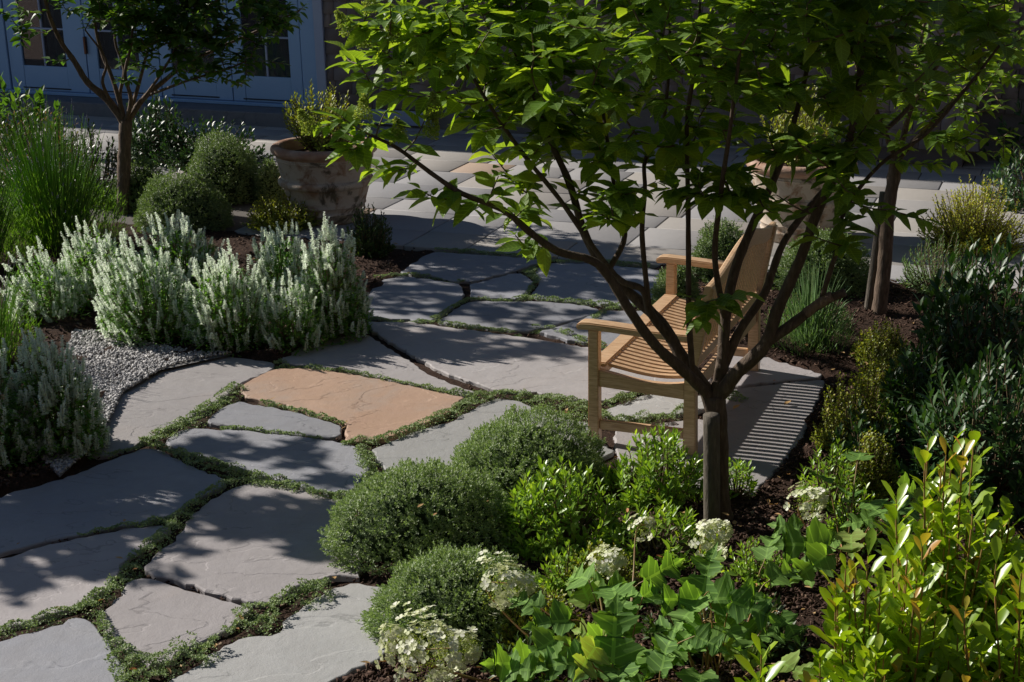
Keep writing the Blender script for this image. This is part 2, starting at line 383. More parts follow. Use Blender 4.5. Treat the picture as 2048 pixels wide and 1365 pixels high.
def vnoise(x, y, f, seed=0):
    r = np.random.default_rng(seed); o = np.zeros_like(x)
    for k in range(6):
        a = r.uniform(0, 6.28); ph = r.uniform(0, 6.28, 2); ff = f*r.uniform(.6, 1.7)
        o += np.sin((x*math.cos(a)+y*math.sin(a))*ff+ph[0])*np.sin((-x*math.sin(a)+y*math.cos(a))*ff*1.1+ph[1])
    return o/3
def ground():
    # one sheet: a fine grid over the garden welded to a coarse apron out to the horizon
    xs = np.concatenate([[-200, -60, -20, -10], np.arange(-7, 6.01, .06), [10, 20, 60, 200]])
    ys = np.concatenate([[-200, -60, -10, 0], np.arange(2.5, 14.01, .06), [17, 22, 40, 100, 250]])
    X, Y = np.meshgrid(xs, ys, indexing='ij'); P = np.stack([X.ravel(), Y.ravel()], 1)
    inp = in_poly(P, PATHW)
    pat = patio_side(P)
    z = .012 + .022*vnoise(P[:, 0], P[:, 1], 7, 1) + .012*vnoise(P[:, 0], P[:, 1], 26, 2) + rng.normal(0, .004, len(P))
    z = np.where(inp, -.024+rng.normal(0, .003, len(P)), z)
    z = np.where(pat, -.05, z)
    far = (np.abs(P[:, 0]) > 9) | (P[:, 1] < 2) | (P[:, 1] > 15)
    z = np.where(far, -.05, z)
    nx, ny = len(xs), len(ys); i = np.arange(nx-1)[:, None]; j = np.arange(ny-1)[None]
    a = i*ny+j; b = a+ny
    f = np.concatenate([np.stack([a, b, b+1], -1).reshape(-1, 3), np.stack([a, b+1, a+1], -1).reshape(-1, 3)])
    tb = TB(); tb.add(np.column_stack([P, z]), f); o = tb.build('ground', M_SOIL); tag(o, kind='structure')
PA = G(760, 488)[:2]; PB = G(1310, 530)[:2]
PD = (PB-PA)/np.linalg.norm(PB-PA); PN = np.array([-PD[1], PD[0]])
def patio_side(P): return ((P-PA)@PN) > .0
ground()

def patio():
    # rectangular flags in courses parallel with the house
    tb = TB(); v0 = 0.0; r = random.Random(3)
    o = np.array([PA[0], PA[1], 0.0]); d = np.array([PD[0], PD[1], 0]); nrm = np.array([PN[0], PN[1], 0])
    while v0 < 10.5:
        h = r.choice([.42, .5, .62, .36]); u0 = -9+r.uniform(0, 1)
        while u0 < 12:
            wd = r.choice([.6, .9, .75, 1.15, .5])
            g = .006; zt = r.uniform(-.0015, .0015)
            a = [(u0+g, v0+g), (u0+wd-g, v0+g), (u0+wd-g, v0+h-g), (u0+g, v0+h-g)]
            if not (u0 < -1.6 and v0 < 1.2 ):
                b = .006; top = [(a[0][0]+b, a[0][1]+b), (a[1][0]-b, a[1][1]+b), (a[2][0]-b, a[2][1]-b), (a[3][0]+b, a[3][1]-b)]
                V = [o+d*x+nrm*y+np.array([0, 0, -.04]) for x, y in a]+[o+d*x+nrm*y+np.array([0, 0, zt-.004]) for x, y in a]+[o+d*x+nrm*y+np.array([0, 0, zt]) for x, y in top]
                F = [(8, 9, 10), (8, 10, 11)]
                for k in range(4):
                    k2 = (k+1) % 4
                    F += [(k, k2, 4+k2), (k, 4+k2, 4+k), (4+k, 4+k2, 8+k2), (4+k, 8+k2, 8+k)]
                tb.add(V, F, np.tile([0, 0, r.random()], (12, 1)))
            u0 += wd
        v0 += h
    ob = tb.build('patio', M_PATIO, smooth=False); tag(ob, kind='structure')
    jb = TB(); V = [o+d*x+nrm*y+np.array([0, 0, -.012]) for x, y in [(-9, 0.01), (12, 0.01), (12, 10.5), (-9, 10.5)]]
    jb.add(V, [(0, 1, 2), (0, 2, 3)]); jo = jb.build('patio_joint_sand', plain('joint_sand', (.10, .09, .08), .95)); tag(jo, kind='structure')
patio()

STONES = [
 ('warm', 'broad warm grey flagstone between the pea gravel and the orange stone', [(545, 724), (548, 736), (478, 768), (440, 800), (330, 860), (290, 880), (262, 893), (205, 912), (150, 905), (215, 800), (338, 731), (440, 710)]),
 ('orange', 'orange sandstone flagstone, the only orange slab in the path', [(485, 770), (545, 740), (610, 737), (700, 748), (800, 768), (880, 785), (932, 797), (905, 812), (900, 825), (830, 855), (765, 880), (690, 884), (697, 850), (690, 845), (620, 825), (560, 808), (515, 800), (485, 790)]),
 ('blue', 'small wedge shaped grey flagstone tucked under the orange stone', [(412, 845), (440, 820), (478, 803), (520, 812), (600, 828), (650, 842), (680, 852), (683, 868), (672, 877), (560, 865), (470, 853)]),
 ('blue', 'long curved blue grey flagstone with a crack across it, beside the green mound shrub', [(327, 886), (350, 868), (375, 858), (470, 862), (560, 870), (640, 880), (700, 890), (728, 912), (738, 940), (728, 970), (700, 992), (646, 984), (559, 960), (488, 938), (435, 920), (360, 902)]),
 ('blue', 'huge shaded blue grey flagstone in front of the lower left white salvia', [(290, 893), (320, 900), (373, 928), (455, 960), (440, 975), (393, 993), (352, 1025), (300, 1040), (248, 1049), (137, 1071), (62, 1088), (0, 1106), (-200, 1150), (-250, 1040), (0, 992), (124, 957), (232, 915)]),
 ('pink', 'dappled grey flagstone with rusty stain at the left edge of the path', [(343, 1052), (306, 1088), (248, 1120), (232, 1152), (195, 1187), (160, 1208), (80, 1232), (0, 1258), (-200, 1300), (-220, 1170), (0, 1118), (62, 1098), (137, 1080), (248, 1058), (300, 1050)]),
 ('pink', 'large rough cleft flagstone left of the green mound shrub, half in leaf shade', [(480, 972), (513, 963), (571, 974), (640, 992), (690, 1010), (720, 1060), (720, 1155), (660, 1152), (610, 1165), (571, 1187), (542, 1209), (497, 1202), (372, 1169), (300, 1148), (285, 1142), (306, 1115), (352, 1081), (385, 1030), (422, 1000)]),
 ('pink', 'sunlit pinkish five sided flagstone ringed by creeping thyme', [(265, 1160), (286, 1155), (315, 1164), (400, 1188), (509, 1218), (484, 1230), (455, 1260), (430, 1276), (360, 1297), (343, 1317), (323, 1334), (294, 1332), (269, 1309), (215, 1272), (203, 1230), (232, 1200)]),
 ('blue', 'cracked blue grey flagstone in the bottom left corner', [(153, 1232), (182, 1247), (207, 1276), (232, 1313), (250, 1350), (250, 1440), (-200, 1480), (-200, 1340), (0, 1286), (103, 1255)]),
 ('pale', 'pale smooth grey flagstone at the bottom beside the white flower heads', [(640, 1190), (700, 1166), (770, 1175), (810, 1250), (760, 1320), (640, 1372), (560, 1440), (280, 1440), (330, 1370), (400, 1330), (459, 1285), (497, 1276), (559, 1272), (575, 1235), (613, 1214)]),
 ('pale', 'pale grey flagstone right of the orange stone, running behind the green mound shrubs', [(745, 899), (832, 862), (906, 841), (972, 804), (990, 797), (1030, 800), (1085, 820), (1123, 834), (1177, 847), (1230, 905), (1000, 985), (850, 990), (790, 950), (760, 925)]),
 ('warm', 'warm grey flagstone above the orange stone, fringed with salvia shadows', [(560, 718), (600, 697), (680, 674), (735, 670), (800, 712), (850, 745), (900, 770), (958, 787), (940, 790), (860, 775), (795, 763), (700, 743), (610, 731), (580, 728)]),
 ('warm', 'very long warm grey flagstone running under the front of the bench', [(733, 643), (819, 644), (907, 655), (1027, 671), (1133, 688), (1230, 705), (1330, 730), (1420, 750), (1420, 762), (1390, 780), (1290, 775), (1249, 786), (1205, 804), (1160, 800), (1085, 786), (986, 777), (925, 756), (884, 742), (839, 718), (747, 662)]),
 ('pale', 'small grey flagstone between thyme cushions under the bench seat', [(1206, 824), (1250, 805), (1290, 788), (1367, 792), (1430, 790), (1425, 812), (1367, 828), (1320, 826), (1262, 841), (1225, 836)]),
 ('warm', 'grey flagstone under the near stretcher of the bench', [(1235, 912), (1228, 862), (1262, 850), (1340, 845), (1400, 836), (1432, 850), (1436, 985), (1330, 975)]),
 ('warm', 'grey brown flagstone behind the bench crossed by the striped slat shadow', [(1438, 800), (1465, 779), (1584, 765), (1652, 760), (1600, 880), (1505, 992), (1444, 990), (1440, 900)]),
 ('pink', 'brownish flagstone under the far back leg of the bench', [(1430, 700), (1500, 700), (1544, 719), (1600, 735), (1650, 752), (1584, 759), (1462, 773), (1436, 778)]),
 ('blue', 'dark blue grey flagstone at the patio edge nearest the mulch bed', [(867, 504), (1044, 516), (1092, 521), (1055, 533), (1010, 547), (942, 564), (908, 561), (853, 550), (798, 545), (819, 533), (840, 516)]),
 ('blue', 'shaded flagstone touching the right end of the white salvia row', [(750, 561), (802, 550), (853, 557), (918, 567), (925, 578), (925, 595), (894, 622), (863, 641), (785, 636), (737, 634), (733, 591)]),
 ('blue', 'small six sided flagstone in the middle of the shaded group', [(942, 569), (1010, 551), (1037, 545), (1058, 557), (1068, 564), (1051, 585), (1041, 597), (942, 595)]),
 ('blue', 'broad blue flagstone in front of the far arm of the bench', [(1106, 524), (1181, 527), (1300, 537), (1345, 545), (1320, 612), (1225, 607), (1147, 602), (1072, 595), (1063, 585), (1082, 564), (1067, 550), (1080, 534)]),
 ('blue', 'speckled long flagstone just above the big slab in front of the bench', [(928, 607), (942, 602), (1078, 602), (1160, 608), (1201, 619), (1181, 629), (1130, 643), (1058, 661), (976, 654), (873, 643)]),
 ('blue', 'shaded flagstone wedge behind the near bench arm', [(1078, 663), (1147, 643), (1215, 620), (1320, 622), (1340, 690), (1350, 725), (1300, 712), (1208, 692), (1147, 680)]),
]
STW = []
def flagstone(kind, label, px):
    p = np.array([G(x, y)[:2] for x, y in px]); c = p.mean(0)
    pts = []
    for i in range(len(p)):
        a, b = p[i], p[(i+1) % len(p)]; n = max(1, int(np.linalg.norm(b-a)/.035))
        for k in range(n): pts.append(a+(b-a)*k/n)
    pts = np.array(pts)
    for _ in range(1): pts = .5*pts+.25*(np.roll(pts, 1, 0)+np.roll(pts, -1, 0))
    t = np.roll(pts, -1, 0)-np.roll(pts, 1, 0); t = t/np.linalg.norm(t, axis=1, keepdims=True)
    area = np.sum(pts[:, 0]*np.roll(pts[:, 1], -1)-np.roll(pts[:, 0], -1)*pts[:, 1])
    nin = np.stack([-t[:, 1], t[:, 0]], 1)*np.sign(area)
    j = .006*vnoise(pts[:, 0], pts[:, 1], 40, int(rng.integers(99)))+.0055*rng.normal(0, 1, len(pts))
    pts = pts+nin*(j[:, None]-.004)
    STW.append(pts)
    bm = bmesh.new(); rings = []
    dz = rng.uniform(-.004, .004)
    chip = np.clip(rng.normal(0, .4, len(pts)), 0, 1)
    for off, z in ((0, -.05), (0, -.006), (.003, -.0015), (.007, 0)):
        zz = z+dz
        rings.append([bm.verts.new((*(pts[i]+nin[i]*(off*(1+chip[i]))-c), zz-(chip[i]*.004 if z < 0 and z > -.04 else 0))) for i in range(len(pts))])
    n = len(pts)
    for a, b in zip(rings[:-1], rings[1:]):
        for i in range(n): bm.faces.new((a[i], a[(i+1) % n], b[(i+1) % n], b[i]))
    bm.faces.new(rings[-1])
    bmesh.ops.recalc_face_normals(bm, faces=bm.faces)
    me = bpy.data.meshes.new('flagstone'); bm.to_mesh(me); bm.free(); me.materials.append(M_ST[kind])
    o = bpy.data.objects.new('flagstone', me); COL.objects.link(o); o.location = (c[0], c[1], 0)
    tag(o, label, 'flagstone', 'irregular flagstones of the path')
for k_, l_, p_ in STONES: flagstone(k_, l_, p_)

# --------------------------------------------------- creeping thyme, chips, gravel
def in_any_stone(P, shrink=0):
    m = np.zeros(len(P), bool)
    for s_ in STW:
        bb = (P[:, 0] > s_[:, 0].min()) & (P[:, 0] < s_[:, 0].max()) & (P[:, 1] > s_[:, 1].min()) & (P[:, 1] < s_[:, 1].max())
        idx = np.where(bb)[0]
        if len(idx): m[idx] |= in_poly(P[idx], s_)
    return m
THY = [ # (px polyline, half widths px, mound height m)
 ([(545, 728), (590, 732), (700, 745), (800, 766), (880, 782), (960, 792)], [14, 8, 5, 4, 7, 9], .012),
 ([(475, 775), (440, 805), (370, 850), (320, 875), (285, 890)], [22, 20, 24, 20, 12], .03),
 ([(285, 890), (340, 905), (380, 918), (430, 938), (490, 958), (560, 970), (640, 990), (700, 1000)], [8, 8, 13, 18, 20, 14, 11, 14], .022),
 ([(700, 1000), (745, 975), (740, 940), (722, 905), (695, 888)], [20, 20, 16, 14, 8], .03),
 ([(695, 888), (760, 884), (830, 860), (900, 830), (960, 800), (1000, 790)], [8, 12, 13, 15, 15, 12], .028),
 ([(520, 806), (580, 818), (650, 838), (690, 850)], [4, 6, 6, 3], .012),
 ([(440, 857), (520, 862), (600, 872), (640, 880)], [4, 5, 5, 3], .01),
 ([(1000, 790), (1060, 795), (1120, 805), (1180, 825), (1215, 845)], [12, 13, 18, 22, 14], .03),
 ([(470, 966), (420, 990), (380, 1020), (345, 1050), (320, 1085), (270, 1120), (250, 1150), (215, 1190), (170, 1222)], [8, 12, 14, 22, 26, 22, 26, 26, 22], .03),
 ([(345, 1045), (280, 1050), (220, 1058), (160, 1072)], [14, 8, 5, 2], .015),
 ([(200, 1200), (150, 1222), (90, 1240), (30, 1262), (-60, 1280)], [20, 14, 14, 14, 14], .025),
 ([(190, 1230), (205, 1250), (228, 1290), (250, 1315), (280, 1350), (290, 1375)], [12, 6, 12, 20, 34, 40], .03),
 ([(300, 1345), (350, 1325), (390, 1305), (430, 1295)], [20, 28, 34, 28], .05),
 ([(455, 1270), (480, 1250), (520, 1240), (560, 1232)], [8, 26, 34, 20], .055),
 ([(560, 1215), (600, 1195), (640, 1190), (660, 1185)], [18, 26, 28, 16], .055),
 ([(1060, 655), (1110, 660), (1180, 685), (1230, 700)], [6, 8, 8, 6], .012),
 ([(870, 640), (940, 655), (1040, 668)], [6, 5, 5], .01),
 ([(868, 640), (900, 620), (935, 600), (1000, 598), (1080, 598), (1160, 604), (1230, 610), (1300, 616)], [8, 7, 6, 3, 7, 7, 6, 6], .012),
 ([(1045, 600), (1060, 580), (1075, 562), (1058, 545), (1095, 526)], [7, 7, 8, 9, 8], .012),
 ([(750, 556), (830, 549), (930, 563)], [5, 6, 3], .01),
 ([(1060, 545), (1100, 525), (1200, 524), (1300, 532)], [10, 6, 5, 6], .012),
 ([(740, 638), (800, 641), (868, 645)], [4, 4, 6], .01),
 ([(870, 500), (980, 507), (1100, 519)], [5, 4, 4], .01),
 ([(1215, 812), (1250, 800), (1290, 785)], [8, 12, 10], .03),
 ([(1215, 845), (1240, 848), (1262, 847)], [10, 12, 4], .03),
 ([(1255, 850), (1290, 842), (1330, 845)], [6, 16, 8], .04),
 ([(1335, 838), (1370, 822), (1385, 815)], [6, 12, 8], .03),
 ([(1455, 795), (1475, 800), (1490, 805)], [8, 12, 8], .03),
 ([(160, 905), (230, 912), (290, 893)], [3, 4, 8], .01),
 ([(1180, 640), (1230, 615)], [8, 8], .01),
]
def thyme():
    tb = TB(); core = TB()
    for pl, hw, mh in THY:
        pl = np.array([G(x, y)[:2] for x, y in pl]); sc = [w_*1.0/ (FPX/ math.hypot(p[1], CH)) for w_, p in zip(hw, pl)]
        for a, b, wa, wb in zip(pl[:-1], pl[1:], sc[:-1], sc[1:]):
            # pixel half widths were measured up the image: ground is foreshortened, so widen across the joint
            k = 1.0+1.3*abs((b-a)[0])/np.linalg.norm(b-a)
            wa2, wb2 = wa*k, wb*k; L = np.linalg.norm(b-a)
            wa2, wb2 = wa2*1.15+.002, wb2*1.15+.002; n = int((L*(wa2+wb2))*30000)+20
            u = rng.random(n); d = rng.normal(0, .5, n).clip(-1, 1)
            t = (b-a)/L; nn = np.array([-t[1], t[0]]); wd = wa2+(wb2-wa2)*u
            P = a+np.outer(u*L, t)+(d*wd)[:, None]*nn
            P = P+.012*np.stack([vnoise(P[:, 0], P[:, 1], 35, 5), vnoise(P[:, 0], P[:, 1], 35, 6)], 1)
            hgt = (mh*.9+.012)*(1-d*d)*(.75+.6*vnoise(P[:, 0], P[:, 1], 38, 8)) - .008
            hgt = hgt-.02*(vnoise(P[:, 0], P[:, 1], 9, 21) > .45)
            keep = ~((hgt < .004) & in_any_stone(P))
            P = P[keep]; hgt = np.maximum(hgt[keep], -.02); n = len(P)
            P3 = np.column_stack([P, hgt+rng.uniform(-.004, .004, n)])
            D = norm(np.column_stack([rng.normal(0, 1, (n, 2)), rng.uniform(.1, 1.1, n)]))
            leaves(tb, P3, D, rng.normal(0, .5, (n, 3))+[0, 0, 1], rng.uniform(.007, .013, n), rng.uniform(.005, .009, n), T_DIAM, .3, 0)
    o = tb.build('creeping_thyme', M_THYME); tag(o, 'low creeping thyme filling the joints between the flagstones', 'ground cover', kind='stuff')
thyme()

def chips(n, region, name, label, mat, smin, smax, flat, cat, zfun, keepf):
    tb = TB(); c = np.array([(x, y, z) for x in (-1, 1) for y in (-1, 1) for z in (-1, 1)], float)
    F = np.array([(0, 1, 3), (0, 3, 2), (4, 6, 7), (4, 7, 5), (0, 4, 5), (0, 5, 1), (2, 3, 7), (2, 7, 6), (0, 2, 6), (0, 6, 4), (1, 5, 7), (1, 7, 3)])
    P = region(n); P = P[keepf(P)]; n = len(P)
    s = rng.uniform(smin, smax, (n, 1))*np.column_stack([np.ones(n), rng.uniform(.22 if flat < .3 else .4, .5 if flat < .3 else .9, n), flat*rng.uniform(.35, 1.1, n)])*.5
    q = norm(rng.normal(0, 1, (n, 4))*[1, .35 if flat < .5 else 1, .35 if flat < .5 else 1, 1])
    w_, x, y, z = q.T
    R = np.stack([np.stack([1-2*(y*y+z*z), 2*(x*y-z*w_), 2*(x*z+y*w_)], -1), np.stack([2*(x*y+z*w_), 1-2*(x*x+z*z), 2*(y*z-x*w_)], -1), np.stack([2*(x*z-y*w_), 2*(y*z+x*w_), 1-2*(x*x+y*y)], -1)], 1)
    cc = c[None]*s[:, None, :]*(1+rng.uniform(-.35, .25, (n, 8, 1)))
    v = np.einsum('nij,nkj->nki', R, cc)+np.column_stack([P, zfun(P)])[:, None, :]
    f = F[None]+(np.arange(n)*8)[:, None, None]
    a = np.zeros((n, 8, 3)); a[:, :, 2] = rng.random(n)[:, None]
    tb.add(v.reshape(-1, 3), f.reshape(-1, 3), a.reshape(-1, 3))
    o = tb.build(name, mat, smooth=False); tag(o, label, cat, kind='stuff')
def px_region(x0, x1, y0, y1):
    def f(n):
        X = rng.uniform(x0, x1, n); Y = rng.uniform(y0, y1, n)
        return np.array([G(a, b)[:2] for a, b in zip(X, Y)])
    return f
def bedz(P): return .016+.022*vnoise(P[:, 0], P[:, 1], 7, 1)+.012*vnoise(P[:, 0], P[:, 1], 26, 2)+rng.uniform(0, .008, len(P))
GRAVPX = [(150, 668), (200, 668), (290, 690), (400, 712), (470, 712), (400, 724), (338, 738), (245, 790), (205, 880), (120, 960), (60, 900), (100, 780)]
GRAVW = np.array([G(x, y)[:2] for x, y in GRAVPX])
chips(60000, px_region(-20, 2068, 470, 1400), 'bark_mulch', 'dark brown shredded bark mulch covering the planting beds', M_CHIP, .008, .034, .22, 'mulch', bedz,
      lambda P: ~in_poly(P, PATHW) & ~patio_side(P) & ~in_poly(P, GRAVW))
chips(9000, px_region(100, 1700, 490, 1365), 'joint_debris', 'small brown bark crumbs lying in the open joints between flagstones', M_CHIP, .006, .02, .4, 'mulch',
      lambda P: -.016+rng.uniform(0, .012, len(P)), lambda P: in_poly(P, PATHW) & ~in_any_stone(P))
def grav_base():
    tb = TB(); c = GRAVW.mean(0); V = [(c[0], c[1], .018)]+[(p[0], p[1], .012) for p in GRAVW]; n = len(GRAVW)
    tb.add(V, [(0, 1+i, 1+(i+1) % n) for i in range(n)]); o = tb.build('gravel_bed', plain('gravel_dust', (.16, .155, .15), .95, (.24, .23, .22), 80, .2, 1, 120)); tag(o, kind='structure')
grav_base()
chips(24000, px_region(40, 480, 655, 970), 'gravel', 'pale grey pea gravel between the white salvia and the path', M_PEBBLE, .009, .019, .9, 'gravel',
      lambda P: .020+rng.uniform(0, .008, len(P)), lambda P: in_poly(P, GRAVW))

# ------------------------------------------------------------------ house
HO = G(640, 216, .17); HO[2] = 0
house = empty('house', HO, FACE_AZ); tag(house, 'house with grey shingled walls and blue painted French doors behind the patio', 'house')
def H2(px, py, yo=0.0):
    """pixel -> (local x, z) on the facade plane offset yo towards the viewer (local -y)"""
    r = ray(px, py); n = UY; o = np.array([0, 0, CH]); p0 = HO-UY*yo
    t = ((p0-o)@n)/(r@n); P = o+t*r; return float((P-HO)@UX), float(P[2])
def hbox(name, mat, parent, x0, x1, y0, y1, z0, z1, bev=.004):
    bm = bmesh.new(); bmesh.ops.create_cube(bm, size=1)
    for v in bm.verts: v.co = Vector(((x0+x1)/2+v.co.x*(x1-x0), (y0+y1)/2+v.co.y*(y1-y0), (z0+z1)/2+v.co.z*(z1-z0)))
    if bev: bmesh.ops.bevel(bm, geom=bm.edges[:], offset=bev, segments=1, affect='EDGES')
    me = bpy.data.meshes.new(name); bm.to_mesh(me); bm.free(); me.materials.append(mat)
    o = bpy.data.objects.new(name, me); COL.objects.link(o); o.parent = parent; return o
def shingles(tb, x0, x1, z0, z1, y, exp=.145, nx=(1, 0), flare=0.0, seed=1):
    """courses on a wall running from local (x0) to x1 at local y; nx=(dx,dy) direction of the wall"""
    r = random.Random(seed); z = z0; row = 0
    dx, dy = nx; ox, oy = dy, -dx         # outward
    while z < z1:
        u = x0-r.uniform(0, .15)
        fl = flare*max(0, 1-row/3.0)**2; fl2 = flare*max(0, 1-(row+1)/3.0)**2
        while u < x1:
            wd = r.uniform(.12, .28); a, b = max(u, x0)+.004, min(u+wd, x1)-.004
            if b-a > .02:
                zz = z+r.uniform(-.005, .005); t = .022
                def pt(uu, off, zz_): return (uu*dx+ox*off+(0 if dx else y[0]), (y if dx else 0)+uu*dy+oy*off if dx else y[1]+uu*dy+oy*off, zz_)
                V = [pt(a, fl+.006, zz), pt(b, fl+.006, zz), pt(b, fl+.006+t, zz), pt(a, fl+.006+t, zz), pt(a, fl2-.004, z+exp+.01), pt(b, fl2-.004, z+exp+.01), pt(b, fl2+.006, z+exp+.01), pt(a, fl2+.006, z+exp+.01)]
                F = [(0, 1, 2), (0, 2, 3), (3, 2, 6), (3, 6, 7), (0, 3, 7), (0, 7, 4), (1, 5, 6), (1, 6, 2)]
                tb.add(V, F, np.tile([0, 0, r.random()], (8, 1)))
            u += wd
        z += exp; row += 1
WZ = 4.2
def shingle_wall(name, x0, x1, z0, y, flare=0, seed=1, side=None):
    wl = hbox(name, M_SHING, house, x0, x1, y, y+.2, z0, WZ, 0)
    tb = TB(); shingles(tb, x0, x1, z0, 3.0, y, flare=flare, seed=seed)
    tb.build('shingle_cladding', M_SHING, wl, smooth=False); return wl
# main facade right of the doors
shingle_wall('wall', .12, 1.42, .20, 0, seed=2)
xr0 = 1.42
shingle_wall('wall', xr0, 8.2, .48, -.02, seed=3)
hbox('plinth', M_FOUND, house, .12, 8.2, .012, .19, -.05, .475)
hbox('skirt_board', M_TRIM, house, .12, 1.42, -.03, -.002, .03, .19)
# left of the doors
shingle_wall('wall', -8.5, -4.3, .20, 0, seed=5)
hbox('interior_wall', M_DARKROOM, house, -4.6, .2, 1.2, 1.3, -.1, 3.2, 0)
hbox('lintel', M_PAINT, house, -4.3, .12, 0, .2, 2.3, WZ)
# right wing, standing forward with flared skirt
xw0, _ = H2(1700, 320, 1.2)
FW = G(1912, 334); yw = float((FW-HO)@UY)
def HW(px, py): 
    r = ray(px, py); o = np.array([0, 0, CH]); p0 = HO+UY*yw; t = ((p0-o)@UY)/(r@UY); P = o+t*r; return float((P-HO)@UX), float(P[2])
xa, _ = HW(1690, 320); xb, zb = HW(1950, 314)
wg = hbox('wing_wall', M_SHING, house, xa, xb-.12, yw, yw+3, .02, WZ, 0)
tb = TB(); shingles(tb, xa, xb-.06, .18, 2.6, yw, exp=.165, flare=.10, seed=8)
tb.build('shingle_cladding', M_SHING, wg, smooth=False)
hbox('corner_board', M_SHING, house, xb-.1, xb-.02, yw-.03, yw+.06, .55, WZ)
# flared skirt return at the corner
bm = bmesh.new()
vs = [bm.verts.new(c) for c in [(xb-.12, yw-.12, .18), (xb+.04, yw-.12, .18), (xb-.02, yw-.02, .5), (xb-.12, yw-.02, .5), (xb+.04, yw+.9, .18), (xb-.02, yw+.9, .5), (xb-.12, yw+.9, .18), (xb-.12, yw+.9, .5)]]
for f in ((0, 1, 2, 3), (1, 4, 5, 2), (0, 6, 4, 1), (3, 2, 5, 7), (6, 7, 5, 4), (0, 3, 7, 6)): bm.faces.new([vs[i] for i in f])
me = bpy.data.meshes.new('skirt_corner'); bm.to_mesh(me); bm.free(); me.materials.append(M_SHING)
o = bpy.data.objects.new('skirt_corner', me); COL.objects.link(o); o.parent = house
hbox('foundation', M_FOUND, house, xa+.1, xb-.2, yw+.03, yw+2.8, -.1, .016)
# stone step along the doors
st = hbox('stone_step', M_STEP, house, -8.4, .45, -.42, -.01, -.05, .155, .01)
sill = hbox('door_sill', M_PAINT, house, -4.35, .04, -.05, .12, .158, .195, .004)
# doors: leaves spanning measured pixel columns
def leaf_x(px): return H2(px, 205)[0]
edges = [(30, 56, 142, 182), (184, 205, 287, 326), (328, 350, 436, 467), (469, 493, 585, 608)]
fr_l, fr_r = leaf_x(20), leaf_x(612)
zt = 2.2
for i, (a, g0, g1, b) in enumerate(edges):
    xa_, xg0, xg1, xb_ = [leaf_x(v) for v in (a, g0, g1, b)]
    d = empty('french_door', (0, 0, 0), 0, house)
    d['label'] = ['blue French door leaf at the far left', 'second French door leaf from the left with the handle beside it', 'third French door leaf behind the hydrangea tree crown', 'French door leaf nearest the shingled wall'][i]
    zg0 = .20+.29
    bmj = [('stile', xa_, xg0), ('stile', xg1, xb_)]
    for nm, p0, p1 in bmj: hbox(nm, M_PAINT, d, p0, p1, -.005, .04, .20, zt)
    hbox('bottom_rail', M_PAINT, d, xg0+.001, xg1-.001, 0, .036, .20, zg0)
    hbox('groove_shade_strip', M_DARKROOM, d, xg0-.03, xg1+.03, -.009, -.0052, .222, .236, 0)  # thin dark strip laid on the face to paint the groove's shade
    hbox('glass', M_GLASS, d, xg0, xg1, .016, .022, zg0, zt, 0)
    mid = (xg0+xg1)/2
    hbox('muntin', M_TRIM, d, mid-.011, mid+.011, .0, .034, zg0+.001, zt)
    for zr in (zg0+.44, zg0+.88, zg0+1.32):
        hbox('muntin', M_TRIM, d, xg0+.001, xg1-.001, .002, .032, zr-.011, zr+.011)
    # curtain, softly pleated
    cx0 = mid-.05 if i in (0, 3) else xg0-.02
    tbc = TB(); nn = 40; X = np.linspace(cx0 if i != 3 else mid-.2, xg1+.05, nn); Yc = .16+.02*np.sin(X*55)
    V = np.concatenate([np.column_stack([X, Yc, np.full(nn, .25)]), np.column_stack([X, Yc, np.full(nn, 2.3)])])
    tbc.add(V, [f for k in range(nn-1) for f in ((k, k+1, nn+k+1), (k, nn+k+1, nn+k))]); tbc.build('curtain', M_CURT, d)
    if i == 1:
        hx = leaf_x(187); hbox('door_handle', M_METAL, d, hx-.02, hx+.005, -.05, -.006, .66, .86)
hbox('door_frame', M_PAINT, house, leaf_x(610)+.002, .0, -.02, .1, .197, 2.3)
hbox('corner_trim', M_TRIM, house, .003, .115, -.04, .1, .197, 2.35)
hbox('door_frame', M_PAINT, house, -4.3, leaf_x(28), -.02, .1, .197, 2.3)
# unseen roof and posts, added to keep the facade and patio back in shade
SHE = G(1024, 307)-SH*3.6; ysh = float((SHE-HO)@UY)
hbox('shade_roof', M_ROOF, house, -16, 9.5, ysh-.05, 5, 3.6, 3.85, .02); hbox('upper_wall', M_SHING, house, -16, 9.5, 0, .4, 3.86, 5.2, 0)
for px_ in (-11.5, 9.2):
    hbox('shade_roof_post', M_TRIM, house, px_-.1, px_+.1, ysh+.1, ysh+.3, 0, 3.6)
hbox('house_body', M_DARKROOM, house, -8.5, 8.2, .21, .4, 2.35, WZ-.05, 0)

# unseen wings added behind and beside the viewer to cut the sky light
rear = empty('sky_blocking_wing', (0, -1.6, 0)); tag(rear, 'unseen shingled wing added behind the viewpoint to cut sky light', 'house')
hbox('wall', M_SHING, rear, -14, 12, -.4, 0, -.05, 7.5, 0)
hbox('roof', M_ROOF, rear, -14.5, 12.5, -4, .5, 7.5, 7.8, .02)
side = empty('sky_blocking_wing', (8.5, 0, 0)); tag(side, 'unseen shingled wing added off to the right of the garden to cut sky light', 'house')
hbox('wall', M_SHING, side, 0, .4, -1, 13, -.05, 6.5, 0)
hbox('roof', M_ROOF, side, -.5, 5, -1.5, 13.5, 6.5, 6.8, .02)
